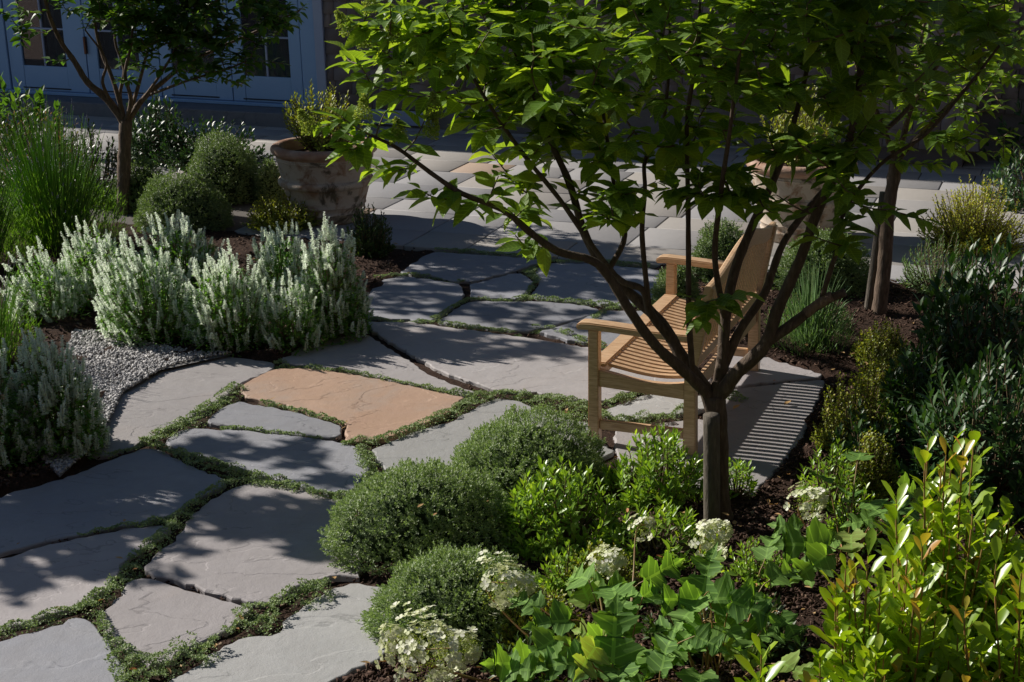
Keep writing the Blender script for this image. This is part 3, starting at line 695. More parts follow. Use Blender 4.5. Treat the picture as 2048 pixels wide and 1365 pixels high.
# ------------------------------------------------------------------ bench
def rbox(bm, c0, c1, bev=.006):
    b2 = bmesh.new(); bmesh.ops.create_cube(b2, size=1)
    for v in b2.verts: v.co = Vector([(c0[i]+c1[i])/2+v.co[i]*(c1[i]-c0[i]) for i in range(3)])
    bmesh.ops.bevel(b2, geom=b2.edges[:], offset=bev, segments=2, affect='EDGES')
    me = bpy.data.meshes.new('t'); b2.to_mesh(me); b2.free(); bm.from_mesh(me); bpy.data.meshes.remove(me)
def prism(bm, poly, v0, v1, bev=.004):
    """poly in (u,z), extruded along local y from v0 to v1"""
    b2 = bmesh.new(); a = [b2.verts.new((u, v0, z)) for u, z in poly]; b = [b2.verts.new((u, v1, z)) for u, z in poly]; n = len(poly)
    b2.faces.new(a); b2.faces.new(b[::-1])
    for i in range(n): b2.faces.new((a[i], b[i], b[(i+1) % n], a[(i+1) % n]))
    bmesh.ops.recalc_face_normals(b2, faces=b2.faces)
    if bev:
        ed = [e for e in b2.edges if abs(e.verts[0].co.y-e.verts[1].co.y) < 1e-5]
        bmesh.ops.bevel(b2, geom=ed, offset=bev, segments=2, affect='EDGES')
    me = bpy.data.meshes.new('t'); b2.to_mesh(me); b2.free(); bm.from_mesh(me); bpy.data.meshes.remove(me)
def bpart(name, bm, parent, mat=M_TEAK):
    me = bpy.data.meshes.new(name); bm.to_mesh(me); bm.free(); me.materials.append(mat)
    o = bpy.data.objects.new(name, me); COL.objects.link(o); o.parent = parent
    for p in me.polygons: p.use_smooth = False
    return o
BO = G(1190, 884); BL = 1.36; BD = .50
bench = empty('garden_bench', (BO[0], BO[1], 0), FACE_AZ); tag(bench, 'teak garden bench with slatted seat and curved slatted back on the flagstones', 'bench')
t_ = .028
def seat_z(u):   # dipped seat profile, u from front 0 to back BD
    x = u/BD; return .415-.038*math.sin(min(1, max(0, x*1.0))*math.pi*.95)**1.0*(.45+.75*x)-.012*x
for v_ in (0, BL):
    bm = bmesh.new(); prism(bm, [(-t_, 0), (t_, 0), (t_, .60), (-t_+.004, .60)], v_-t_, v_+t_, .004); bpart('front_leg', bm, bench)
    bm = bmesh.new(); prism(bm, [(BD-t_-.004, 0), (BD+t_+.006, 0), (BD+t_, .42), (BD+t_+.085, .86), (BD+t_+.045, .875), (BD-t_+.035, .66), (BD-t_, .42)], v_-t_, v_+t_, .004); bpart('back_leg', bm, bench)
    bm = bmesh.new()
    tp = [(-.075, .600), (-.083, .612), (-.08, .626), (-.06, .637), (-.02, .640), (.10, .636), (.25, .628), (.40, .624), (BD+.01, .626)]
    bt = [(BD+.01, .590), (.4, .588), (.25, .592), (.1, .6), (-.02, .603)]
    prism(bm, tp+bt, v_-.042, v_+.042, .006); bpart('armrest', bm, bench)
    bm = bmesh.new()
    us = np.linspace(t_+.001, BD-t_-.001, 14); prism(bm, [(u, seat_z(u)-.019) for u in us]+[(us[-1], .285), (us[0], .305)], v_-.018, v_+.018, .003); bpart('side_rail', bm, bench)
    bm = bmesh.new(); rbox(bm, (t_+.001, v_-.014, .075), (BD-t_-.005, v_+.014, .125), .004); bpart('stretcher', bm, bench)
bm = bmesh.new(); rbox(bm, (-.016, t_+.001, .315), (.010, BL-t_-.001, .392), .004); bpart('front_rail', bm, bench)
bm = bmesh.new(); rbox(bm, (BD-.012, t_+.001, .29), (BD+.016, BL-t_-.001, .365), .004); bpart('back_rail', bm, bench)
bm = bmesh.new(); rbox(bm, (-.035, t_+.002, .395), (.052, BL-t_-.002, .418), .006); bpart('seat_front_board', bm, bench)
def slat_profile(u0, u1, th, n=12):
    us = np.linspace(u0, u1, n); return [(u, seat_z(u)) for u in us]+[(u, seat_z(u)-th) for u in us[::-1]]
NS = 25
for k in range(NS):
    v_ = t_+.02+(BL-2*t_-.04)*(k+.5)/NS
    bm = bmesh.new(); prism(bm, slat_profile(.053, BD-.028, .017), v_-.0145, v_+.0145, 0)
    bpart('seat_slat', bm, bench)
# back: bottom rail, curved crest, slats
def back_u(z): return BD+.0+max(0, (z-.42))*.19
bm = bmesh.new(); prism(bm, [(back_u(.44)-.014, .44), (back_u(.44)+.014, .435), (back_u(.5)+.014, .492), (back_u(.5)-.014, .497)], t_+.001, BL-t_-.001, .003); bpart('back_bottom_rail', bm, bench)
def crest_top(v): x = (v-BL/2)/(BL/2); return .865+.10*(math.cos(min(1, abs(x)*1.05)*math.pi)*.5+.5)
def crest_bot(v): return crest_top(v)-.085+.02*abs((v-BL/2)/(BL/2))
bm = bmesh.new(); nn = 29; vv = np.linspace(-t_-.004, BL+t_+.004, nn); rows = []
for v_ in vv:
    zt_, zb_ = crest_top(v_)+.012, crest_bot(v_)
    rows.append([bm.verts.new((back_u(zb_)-.016, v_, zb_)), bm.verts.new((back_u(zb_)+.016, v_, zb_)), bm.verts.new((back_u(zt_)+.016, v_, zt_-.004)), bm.verts.new((back_u(zt_)+.006, v_, zt_)), bm.verts.new((back_u(zt_)-.010, v_, zt_)), bm.verts.new((back_u(zt_)-.018, v_, zt_-.006))])
for a, b in zip(rows[:-1], rows[1:]):
    for i in range(6): bm.faces.new((a[i], a[(i+1) % 6], b[(i+1) % 6], b[i]))
bm.faces.new(rows[0]); bm.faces.new(rows[-1][::-1]); bmesh.ops.recalc_face_normals(bm, faces=bm.faces)
bpart('crest_rail', bm, bench)
for k in range(NS):
    v_ = t_+.015+(BL-2*t_-.03)*(k+.5)/NS; zt_ = crest_bot(v_)+.01
    bm = bmesh.new(); prism(bm, [(back_u(.49)-.006, .49), (back_u(.49)+.006, .49), (back_u(zt_)+.007, zt_), (back_u(zt_)-.007, zt_)], v_-.013, v_+.013, 0); bpart('back_slat', bm, bench)

# ------------------------------------------------------------------ pots
def lathe(name, prof, mat, parent, seg=72, dent=.002):
    tb = TB(); n = len(prof); a = np.linspace(0, 2*np.pi, seg, endpoint=False)
    V = np.array([[(r*math.cos(t), r*math.sin(t), z) for t in a] for r, z in prof]).reshape(-1, 3)
    V = V+rng.normal(0, dent*.3, V.shape)
    i = np.arange(n-1)[:, None]; j = np.arange(seg)[None]; j2 = (j+1) % seg
    f = np.concatenate([np.stack([i*seg+j, i*seg+j2, (i+1)*seg+j2], -1).reshape(-1, 3), np.stack([i*seg+j, (i+1)*seg+j2, (i+1)*seg+j], -1).reshape(-1, 3)])
    tb.add(V, f); return tb.build(name, mat, parent)
def arc(cx, cz, r, a0, a1, n=7): return [(cx+r*math.cos(math.radians(a)), cz+r*math.sin(math.radians(a))) for a in np.linspace(a0, a1, n)]
def pot(loc, label):
    p = empty('terracotta_pot', loc); tag(p, label, 'plant pot', 'large aged terracotta pots on the patio')
    body = [(.26, 0), (.285, .015), (.29, .07)] + arc(.292, .085, .014, -60, 60) + [(.30, .11), (.305, .13)] + arc(.307, .143, .008, -70, 70, 5) + \
           [(.335, .24), (.352, .30), (.354, .305)] + arc(.354, .328, .034, -75, 75, 9) + [(.357, .355)] + arc(.359, .364, .006, -70, 70, 5) + [(.362, .38), (.375, .46), (.383, .505)] + arc(.384, .515, .006, -70, 70, 5) + arc(.386, .53, .006, -70, 70, 5) + [(.388, .54)]
    lathe('pot_body', body, M_TERRA, p)
    rim = [(.386, .535), (.392, .552)] + arc(.392, .592, .038, -70, 100, 12) + [(.365, .627), (.345, .612), (.338, .56), (.33, .50)]
    lathe('pot_rim', rim, M_TERRAR, p)
    tb = TB(); a = np.linspace(0, 2*np.pi, 40, endpoint=False); V = [(0, 0, .55)]+[(.336*math.cos(t), .336*math.sin(t), .535) for t in a]
    tb.add(V, [(0, 1+i, 1+(i+1) % 40) for i in range(40)]); tb.build('potting_soil', M_SOIL, p)
    return p
P1 = G(648, 449); P2 = G(1603, 487)
P1 = P1+np.array([0, .2, 0]); P2 = P2+np.array([0, .2, 0])
pot(P1, 'weathered terracotta pot with rolled rim beside the white salvia, left of the patio')
pot(P2, 'mottled terracotta pot partly hidden behind the bench back and tree branches')

# ------------------------------------------------------------------ plant generators
def dome_pts(n, rx, ry, h, lump=.10, seed=0, zmin=.0, shell=.12):
    """points on a lumpy dome + outward normals"""
    u = rng.normal(0, 1, (n*2, 3)); u[:, 2] = np.abs(u[:, 2])*.9+zmin*0; u = norm(u)
    th = np.arctan2(u[:, 1], u[:, 0]); r_ = np.random.default_rng(seed); k = 1+0*th
    for q in range(5):
        d = norm(r_.normal(0, 1, 3)+np.array([0, 0, .5])); k = k+lump*np.exp(-((1-u@d)/.10))*r_.uniform(.4, 1.4)
    k = k*(1+.035*np.sin(th*9+u[:, 2]*11+seed)+.035*np.sin(th*5-u[:, 2]*17)+.03*np.sin(th*23+u[:, 2]*31)*np.sin(th*17-u[:, 2]*41))*(1+rng.normal(0, .022, len(u)))
    rad = k*(1-shell*rng.random(len(u))**2)
    P = u*rad[:, None]*np.array([rx, ry, h]); N = norm(u/np.array([rx, ry, h]))
    return P[:n], N[:n]
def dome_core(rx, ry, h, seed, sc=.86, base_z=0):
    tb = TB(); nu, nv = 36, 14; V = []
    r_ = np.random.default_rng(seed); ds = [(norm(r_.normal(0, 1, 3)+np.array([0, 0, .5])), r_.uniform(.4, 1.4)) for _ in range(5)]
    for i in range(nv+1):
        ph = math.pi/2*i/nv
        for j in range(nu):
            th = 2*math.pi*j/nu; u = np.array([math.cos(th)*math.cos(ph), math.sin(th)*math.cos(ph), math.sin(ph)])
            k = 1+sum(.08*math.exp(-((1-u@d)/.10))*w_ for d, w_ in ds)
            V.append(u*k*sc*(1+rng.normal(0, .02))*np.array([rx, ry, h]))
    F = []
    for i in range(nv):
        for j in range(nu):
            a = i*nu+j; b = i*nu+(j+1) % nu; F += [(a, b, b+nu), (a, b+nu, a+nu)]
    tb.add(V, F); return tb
def fit(x0, x1, yt, yb, zb=0.0, dep=.8):
    """pixel box -> base centre, radius, height"""
    xc = (x0+x1)/2; g = G(xc, yb, zb); r = (x1-x0)/2*np.linalg.norm(g-[0, 0, CH])/FPX
    for _ in range(3):
        Y = g[1]+dep*r; r = (x1-x0)/2*math.hypot(Y, CH-.2)/FPX
    c = at(xc, yb, Y)
    c = np.array([(xc-XC)/FPX*(Y*math.cos(PITCH)+(CH-zb)*math.sin(PITCH)), Y, zb])
    h = at(xc, yt, Y)[2]-zb
    return c, r, max(h, .08)
def sprig_dome(name, label, cat, box, mat, leafL=.011, leafW=.006, dens=1.0, group=None, sprL=.023, nl=9, T=T_DIAM, lump=.1, ryk=1.0, seed=None, core=True, spread=.8, zb=0.0, fit_=None):
    c, r, h = fit_ if fit_ else fit(*box, zb=zb)
    seed = seed or int(rng.integers(1, 9999))
    root = empty(name, c); tag(root, label, cat, group)
    rx, ry = r*.95, r*ryk*.95
    area = 2*math.pi*((rx*ry)**.8*.5+.5*(rx*h)**.8)
    n = int(area*4200*dens*(.011/leafL)**1.2)+60
    P, N = dome_pts(n, rx, ry, h, lump, seed)
    P = P+N*(np.where(rng.random(len(P)) < .03, rng.uniform(.01, .035, len(P)), 0))[:, None]
    P[:, 2] = np.maximum(P[:, 2], .01)
    D = norm(N+rng.normal(0, .35, N.shape)+np.array([0, 0, .25]))
    tb = TB(); k = np.arange(nl)/(nl-1)
    PP = P[:, None]+D[:, None]*((k-.6)*sprL)[None, :, None]
    ang = rng.uniform(0, 6.28, n)[:, None]+k[None]*nl*2.4
    X = norm(np.cross(D, [0.3, .2, 1.])); Y = np.cross(D, X)
    R = X[:, None]*np.cos(ang)[..., None]+Y[:, None]*np.sin(ang)[..., None]
    LD_ = norm(R*spread*(1.15-.6*k)[None, :, None]+D[:, None]*(.35+.7*k)[None, :, None])
    m = n*nl
    leaves(tb, PP.reshape(-1, 3), LD_.reshape(-1, 3), np.repeat(D, nl, 0), leafL*rng.uniform(.75, 1.25, m), leafW*rng.uniform(.8, 1.2, m), T, .3, .05)
    tb.build('foliage', mat, root)
    if core: dome_core(rx, ry, h, seed, .8).build('foliage_core', M_CORE, root)  # solid dark dome filling the inside of the mound
    return root
def shoot_shrub(name, label, cat, box, mat, leafL=.05, leafW=.017, shoots=90, nl=11, T=T_LANCE, group=None, tipmat=None, stem=M_TWIG, up=.6, part=.45, zb=0.0, fit_=None, ryk=1.0,
                droop=.1, inner=.25, fold=.3, parent=None, tipn=3, lean=(0, 0), spread=1.0, tipfrac=.35, column=False):
    c, r, h = fit_ if fit_ else fit(*box, zb=zb)
    root = empty(name, c); tag(root, label, cat, group)
    u = norm(np.column_stack([rng.normal(0, 1, (shoots, 2)), np.abs(rng.normal(.35, .8, shoots))])); rr = 1-inner*rng.random(shoots)**1.5
    tips = u*rr[:, None]*np.array([r, r*ryk, h]); tips[:, 2] = np.maximum(tips[:, 2], .05)
    if column:
        q_ = np.sqrt(rng.random(shoots)); a_ = rng.uniform(0, 6.28, shoots)
        tips = np.column_stack([r*q_*np.cos(a_), r*q_*np.sin(a_), h*(1-.35*q_**2)*rng.uniform(.5, 1, shoots)])
    tips[:, 0] += lean[0]*tips[:, 2]; tips[:, 1] += lean[1]*tips[:, 2]
    st_ = TB(); tb = TB(); tt = TB()
    for i in range(shoots):
        tip = tips[i]; b0 = np.array([tip[0]*.3, tip[1]*.3, 0.0])
        mid = b0*.5+tip*.5; mid[2] *= .8; mid += rng.normal(0, .02, 3)*min(1, r*3)
        dirn = norm(tip-mid+np.array([0, 0, up*np.linalg.norm(tip-mid)]))
        ctl = np.array([b0, mid, tip-dirn*leafL*1.2, tip])
        p = smooth_path(ctl, 5); tube(st_, p, .0035+.02*leafL, .0012+.008*leafL, 5, 1, cap=False)
        L = np.concatenate([[0], np.cumsum(np.linalg.norm(np.diff(p, axis=0), axis=1))]); tot = L[-1]
        s0 = max(tot*(1-part), tot-nl*leafL*.45)
        ss = np.linspace(s0, tot, nl)
        pp = np.column_stack([np.interp(ss, L, p[:, k]) for k in range(3)])
        D = norm(np.column_stack([np.interp(ss, L, np.gradient(p[:, k])) for k in range(3)]))
        k = np.linspace(0, 1, nl); ang = rng.uniform(0, 6.28)+np.arange(nl)*2.4
        X = norm(np.cross(D, [0.31, .2, 1.])); Y = np.cross(D, X); R = X*np.cos(ang)[:, None]+Y*np.sin(ang)[:, None]
        ld = norm(R*(1.15-.75*k)[:, None]*spread+D*(.3+.8*k)[:, None])
        sz = leafL*(.65+.5*np.sin(np.pi*(.15+.75*k)))*rng.uniform(.7, 1.2, nl)*rng.uniform(.8, 1.15)
        tgt = tb
        if tipmat and rng.random() < tipfrac:
            leaves(tt, pp[-tipn:], ld[-tipn:], D[-tipn:], sz[-tipn:]*.85, sz[-tipn:]*leafW/leafL*.8, T, fold, droop)
            pp, ld, D, sz = pp[:-tipn], ld[:-tipn], D[:-tipn], sz[:-tipn]
        leaves(tb, pp, ld, D, sz, sz*leafW/leafL, T, fold, droop)
    tb.build('foliage', mat, root); st_.build('stem', stem, root)
    if tt.n: tt.build('young_leaves', tipmat, root)
    return root
def salvia(label, box, spikes=110, zb=0, lean=(0, 0), fit_=None, group='white salvia clumps beside the path', bright=1, SL=.095):
    spikes = int(spikes*1.6)
    c, r, h = fit_ if fit_ else fit(*box)
    root = empty('salvia_plant', c); tag(root, label, 'flowering plant', group)
    lf = TB(); st_ = TB(); fl = TB()
    u = norm(np.column_stack([rng.normal(0, 1, (spikes, 2)), np.abs(rng.normal(.55, .6, spikes))+.16]))
    rr = rng.uniform(.72, 1.04, spikes)
    tips = u*rr[:, None]*np.array([r, r, h]); tips[:, 2] = np.maximum(tips[:, 2], .1*h+.06)
    tips[:, 0] += lean[0]*tips[:, 2]; tips[:, 1] += lean[1]*tips[:, 2]
    for i in range(spikes):
        tip = tips[i]; d = norm(tip*np.array([.62, .62, 0])+np.array([lean[0]*.3, 0, h*.85])+rng.normal(0, .035, 3))
        L = SL*rng.uniform(.45, 1.35); b = tip-d*L
        b0 = np.array([b[0]*.35, b[1]*.35, .02])
        tube(st_, [b0, (b0+b)*.5+np.array([0, 0, -.02]), b, tip], .0022, .0012, 4, 3, cap=False)
        nw = 15; ks = np.linspace(0, 1, nw)
        n = nw*8; kk = np.repeat(ks, 8); ang = rng.uniform(0, 6.28, n)
        X = norm(np.cross(d, [.3, .2, 1.])); Y = np.cross(d, X)
        R = X*np.cos(ang)[:, None]+Y*np.sin(ang)[:, None]
        bend = rng.normal(0, .1, 3); P = b+d*(kk*L)[:, None]+bend*(kk**2*L)[:, None]+R*.002
        leaves(fl, P, R+d*(.35+.5*kk)[:, None]+rng.normal(0, .2, (n, 3)), np.tile(d, (n, 1)), (.0155*(1.15-.6*kk))*rng.uniform(.6, 1.3, n), .0105*(1.15-.5*kk), T_DIAM, .5, 0)
        # leaves along the stem
        m = 6; q = rng.uniform(.15, 1, m); pp = b0+(b-b0)*q[:, None]; a2 = rng.uniform(0, 6.28, m)
        ld = np.column_stack([np.cos(a2), np.sin(a2), rng.uniform(.1, .9, m)])
        leaves(lf, pp, ld, np.tile([0, 0, 1.], (m, 1)), rng.uniform(.028, .05, m), rng.uniform(.010, .017, m), T_LANCE, .3, .2)
    m = int(spikes*11); P, N = dome_pts(m, r*.88, r*.88, h*.70, .05, 3, shell=.5)
    P[:, 0] += lean[0]*P[:, 2]
    leaves(lf, P, N*.8+rng.normal(0, .5, N.shape)+[0, 0, .3], np.tile([0, 0, 1.], (m, 1)), rng.uniform(.025, .045, m), rng.uniform(.010, .016, m), T_LANCE, .3, .2)
    lf.build('foliage', M_SALV, root); st_.build('stem', M_TWIG, root); fl.build('flower_spikes', M_WHITE, root)
    return root
def lavender(label, box, n=260, mat=M_LAV, hs=1.0, lean=0., budp=.5, zb=0, fit_=None):
    c, r, h = fit_ if fit_ else fit(*box)
    root = empty('lavender_plant', c); tag(root, label, 'flowering plant')
    lf = TB(); bd = TB()
    for i in range(n):
        a = rng.uniform(0, 6.28); q = rng.random()**.6
        tip = np.array([math.cos(a)*r*q, math.sin(a)*r*q, h*rng.uniform(.5, 1.12)*(1.15-.4*q*q)]); tip[0] += lean*tip[2]
        b0 = np.array([tip[0]*.35, tip[1]*.35, 0])
        p = smooth_path([b0, b0*.4+tip*.6+np.array([0, 0, .06]), tip], 4)
        tube(lf, p, .0030, .0016, 4, 1, cap=False)
        if rng.random() < budp:
            m = 22; kk = rng.random(m); d = norm(p[-1]-p[-2]); P = tip+d*(kk*.045)[:, None]
            leaves(bd, P, rng.normal(0, 1, (m, 3))+d, np.tile(d, (m, 1)), .006, .004, T_DIAM, .3, 0)
    m = n*11; rad = rng.random(m)**.5*r; a = rng.uniform(0, 6.28, m); z = rng.random(m)*h*.62*(1-.4*(rad/r)**2)
    P = np.column_stack([rad*np.cos(a), rad*np.sin(a), z]); P[:, 0] += lean*z
    D = norm(np.column_stack([np.cos(a)*.5*rad/r, np.sin(a)*.5*rad/r, np.ones(m)])+rng.normal(0, .3, (m, 3)))
    leaves(lf, P, D, rng.normal(0, 1, (m, 3)), rng.uniform(.04, .075, m), rng.uniform(.0035, .006, m), T_DIAM, .3, .1)
    lf.build('foliage', mat, root)
    if bd.n: bd.build('flower_spikes', M_PURP, root)
    return root

# tree: traced limbs plus twigs grown towards points spread through the crown
def grow_tree(root, limbs, attract, bark, leafmat, leafL, origin, twig_r=.004, nleaf=9, heads=None, headmat=None, T=T_OVAL, twig_mat=None, spread=1.0, wr=.55):
    tr = TB(); tw = TB(); lf = TB(); nodes = []
    for i, (pts, r0, r1) in enumerate(limbs):
        p = tube(tr, np.array(pts), r0, r1, 10, 5, .07)
        for q, rr in zip(p, np.linspace(r0, r1, len(p))): nodes.append((q, rr))
    NP = np.array([n_[0] for n_ in nodes]); NZ = NP.copy()
    A = np.array(attract); base = NP[0]
    order = np.argsort(np.min(np.linalg.norm(A[:, None]-NP[None, ::3], axis=2), axis=1))
    cur = NP
    for idx in order:
        a = A[idx]; d = np.linalg.norm(cur-a, axis=1)+ .5*np.maximum(0, cur[:, 2]-a[2]+.02)
        j = int(np.argmin(d)); s0 = cur[j]; L = np.linalg.norm(a-s0)
        if L < .04: s0 = s0-np.array([0, 0, .05]); L = .06
        mid = (s0+a)/2+rng.normal(0, .05*L, 3)-np.array([0, 0, .06*L]); 
        p = smooth_path([s0, mid, a], 6)
        tube(tw, p, min(.008, twig_r*(.8+L*1.5)), twig_r*.45, 5, 1, .05, cap=False)
        cur = np.vstack([cur, p[3::3]])
        # opposite leaf pairs towards the tip
        n = nleaf; ln = min(L*.9, leafL*2.6); seg = np.concatenate([[0], np.cumsum(np.linalg.norm(np.diff(p, axis=0), axis=1))])
        ss = np.repeat(np.linspace(seg[-1]-ln, seg[-1], (n+1)//2), 2)[:n]
        pp = np.column_stack([np.interp(ss, seg, p[:, k]) for k in range(3)])
        D = norm(a-mid); D = np.tile(D, (n, 1))
        ang = rng.uniform(0, 3.14)+np.repeat(np.arange((n+1)//2), 2)[:n]*1.57+np.tile([0, 3.14], (n+1)//2)[:n]
        X = norm(np.cross(D, [0.3, .2, 1.])); Y = np.cross(D, X); R = X*np.cos(ang)[:, None]+Y*np.sin(ang)[:, None]
        k = np.linspace(0, 1, n)[:, None]
        ld = R*spread*(1.1-.5*k)+D*(.25+.45*k)+rng.normal(0, .15, (n, 3)); ld[:, 2] = ld[:, 2]*.4-rng.uniform(0, .22, n); ld = norm(ld)
        upv = np.tile([0, 0, 1.], (n, 1))+rng.normal(0, .22, (n, 3))
        sz = leafL*rng.uniform(.45, 1.25, n)*(1.05-.25*k[:, 0])
        leaves(lf, pp+R*.004, ld, upv, sz, sz*wr*rng.uniform(.85, 1.15, n), T, .35, rng.uniform(.0, .3, n), .012)
    tr.build('trunk', bark, root, origin=origin); tag(tw.build('twigs', twig_mat or M_TWIG, root, origin=origin), kind='stuff'); lf.build('crown', leafmat, root, origin=origin)
    if heads:
        for hp, hd, hl, hr in heads: flower_cone(root, hp-np.asarray(origin), hd, hl, hr, headmat)
def flower_cone(root, p, d, L, R, mat, n=230):
    tb = TB(); d = norm(np.array(d, float)); X = norm(np.cross(d, [.3, .2, 1.])); Y = np.cross(d, X)
    k = rng.random(n); a = rng.uniform(0, 6.28, n); rr = R*(1-k**1.3*.85)*rng.uniform(.6, 1, n)
    P = p+d*(k*L)[:, None]+(X*np.cos(a)[:, None]+Y*np.sin(a)[:, None])*rr[:, None]
    for q in range(3):
        leaves(tb, P, rng.normal(0, 1, (n, 3)), rng.normal(0, 1, (n, 3)), rng.uniform(.006, .011, n), rng.uniform(.005, .009, n), T_DIAM, .4, 0)
    m = 40; k = rng.random(m); a = rng.uniform(0, 6.28, m)
    for i in range(m):
        e = p+d*(k[i]*L)+(X*math.cos(a[i])+Y*math.sin(a[i]))*R*(1-k[i]**1.3*.85)*.85
        tube(tb, [p+d*(k[i]*L*.7), e], .0014, .0008, 4, 1, cap=False)
    tb.build('flower_head', mat, root)
def blob(c, r, n, flat=1.0, shell=.0):
    u = norm(rng.normal(0, 1, (n, 3))); q = rng.random(n)**(1/3.)*(1-shell)+shell
    return np.array(c)+u*q[:, None]*np.array([r, r, r*flat])

# ------------------------------------------------------------------ main hydrangea tree
TB0 = G(1443, 1040); TY = TB0[1]
def L3(pts):  # (px,py,dY) list
    return [at(x, y, TY+d) for x, y, d in pts]
mt = empty('hydrangea_tree', TB0); tag(mt, 'large multi stemmed panicle hydrangea tree in front of the bench, tied to a wooden stake', 'tree')
limbs = [
 ([TB0-[0, 0, .03], TB0+[0, 0, .05], TB0+[0, 0, .16]], .062, .03),
 ([TB0-[0, 0, .03], *L3([(1442, 950, 0), (1438, 860, 0), (1430, 790, 0)])], .030, .046),
 (L3([(1428, 830, 0), (1408, 775, 0), (1370, 725, .02), (1325, 650, .05), (1275, 600, .08), (1215, 545, .1), (1170, 470, .15), (1140, 370, .2), (1100, 280, .2), (1060, 170, .25), (1010, 60, .3)]), .034, .008),
 (L3([(1428, 800, 0), (1370, 745, -.05), (1310, 690, -.1), (1262, 625, -.15), (1215, 550, -.18), (1180, 520, -.2), (1115, 503, -.22), (1060, 465, -.25), (1005, 420, -.27), (925, 388, -.3), (860, 345, -.3), (795, 297, -.3), (740, 270, -.32)]), .026, .006),
 (L3([(1340, 680, .03), (1300, 625, .0), (1285, 580, -.02), (1240, 560, 0), (1190, 500, .05), (1120, 400, .1), (1040, 300, .1), (960, 180, .1), (900, 60, .1)]), .018, .006),
 (L3([(1300, 628, 0), (1290, 540, -.02), (1284, 460, 0), (1290, 380, 0), (1290, 320, .02), (1320, 270, .04), (1335, 180, .1), (1340, 60, .1)]), .013, .006),
 (L3([(1385, 745, 0), (1378, 640, -.05), (1377, 520, -.06), (1376, 400, -.06), (1374, 300, -.05), (1376, 220, -.05), (1395, 110, -.05), (1400, 20, 0)]), .014, .007),
 (L3([(1430, 800, 0), (1445, 730, .02), (1450, 640, .05), (1470, 540, .1), (1510, 440, .15), (1560, 330, .2), (1600, 200, .3), (1630, 60, .35)]), .032, .008),
 (L3([(1440, 790, 0), (1475, 745, -.05), (1530, 690, -.1), (1555, 620, -.1), (1600, 520, -.12), (1640, 410, -.15), (1690, 310, -.2), (1715, 200, -.2), (1725, 90, -.25), (1740, -10, -.3)]), .034, .009),
 (L3([(1540, 680, -.1), (1590, 645, -.1), (1640, 608, -.12), (1690, 585, -.15)]), .024, .018),
 (L3([(1640, 608, -.12), (1655, 560, -.15), (1680, 480, -.2), (1690, 420, -.2), (1760, 330, -.25), (1850, 270, -.3), (1930, 180, -.35), (2000, 90, -.4)]), .012, .005),
 (L3([(1445, 740, .02), (1480, 660, .05), (1530, 585, .1), (1570, 480, .15), (1650, 380, .25), (1740, 290, .3), (1830, 200, .4), (1900, 80, .5)]), .022, .007),
 (L3([(1215, 545, .1), (1250, 470, .2), (1230, 380, .3), (1210, 250, .4), (1190, 120, .5)]), .014, .006),
 (L3([(1450, 640, .05), (1430, 520, -.1), (1440, 400, -.25), (1460, 260, -.4), (1480, 100, -.5)]), .016, .006),
]
att = []
CX = at(1430, 60, TY)
att += list(blob([CX[0], TY+.25, 2.35], .95, 200, .62))
att += list(blob([at(1000, 100, TY)[0]-.02, TY+.5, 2.2], .62, 130, .75))
att += list(blob([at(1750, 80, TY)[0], TY, 2.3], .72, 85, .7))
att += list(blob([CX[0], TY+.4, 2.8], .9, 25, .45))
att += [at(x, y, TY+d) for x, y, d in [(1000+rng.uniform(-60, 200), rng.uniform(180, 330), rng.uniform(0, .8)) for _ in range(34)]]
att += [at(x, y, TY+d) for x, y, d in [(rng.uniform(1150, 1750), rng.uniform(230, 400), rng.uniform(-.5, .5)) for _ in range(26)]]
att += [at(x, y, TY+d) for x, y, d in [(rng.uniform(1380, 1720), rng.uniform(250, 400), rng.uniform(-.55, -.1)) for _ in range(16)]]
att += [at(x, y, TY+d) for x, y, d in [(rng.uniform(930, 1450), rng.uniform(340, 470), rng.uniform(-.3, .4)) for _ in range(16)]]
att += [at(x, y, TY+d) for x, y, d in [(rng.uniform(1380, 1560), rng.uniform(340, 460), rng.uniform(-.4, .1)) for _ in range(7)]]
att += [at(x, y, TY+d) for x, y, d in [(rng.uniform(1050, 1800), rng.uniform(-30, 230), rng.uniform(-.5, .6)) for _ in range(70)]]
att += [at(x, y, TY+d) for x, y, d in [(rng.uniform(760, 1050), rng.uniform(-20, 150), rng.uniform(0, .7)) for _ in range(26)]]
att += [at(x, y, TY+d) for x, y, d in [(640, 255, -.3), (690, 240, -.33), (720, 290, -.3), (740, 330, -.2), (800, 340, -.3), (770, 225, -.25), (700, 300, -.35), (840, 380, -.28), (900, 400, -.3), (940, 420, -.25), (1030, 470, -.2), (1060, 500, -.2),
      (690, 100, 0), (705, 45, 0), (720, 130, -.1), (760, 60, 0), (800, 130, -.1), (740, 170, -.1), (820, 190, -.1), (800, 20, .1), (870, 60, .1), (850, 240, -.2), (900, 200, 0), (880, 140, -.1), (780, 10, -.1), (950, 120, -.2), (980, 60, -.2),
      (1620, 470, -.3), (1700, 490, -.35), (1760, 420, -.3), (1850, 440, -.3), (1690, 440, -.2), (1430, 600, -.2), (1480, 590, -.2), (1410, 640, -.25)]]
heads = [(at(x, y, TY+d), (dx, 0, .9), .10, .042) for x, y, d, dx in [(702, 65, -.05, -.6), (735, 95, 0, -.3), (725, 240, -.3, .1), (800, 285, -.3, -.1), (868, 235, -.2, 0), (625, 265, -.33, -.5), (790, 85, 0, -.2), (860, 275, -.2, .2), (745, 25, 0, -.2), (1330, 45, 0, 0)]]
grow_tree(mt, limbs, att, M_BARK, M_HYD, .122, TB0, .0045, 10, heads, M_LIME)
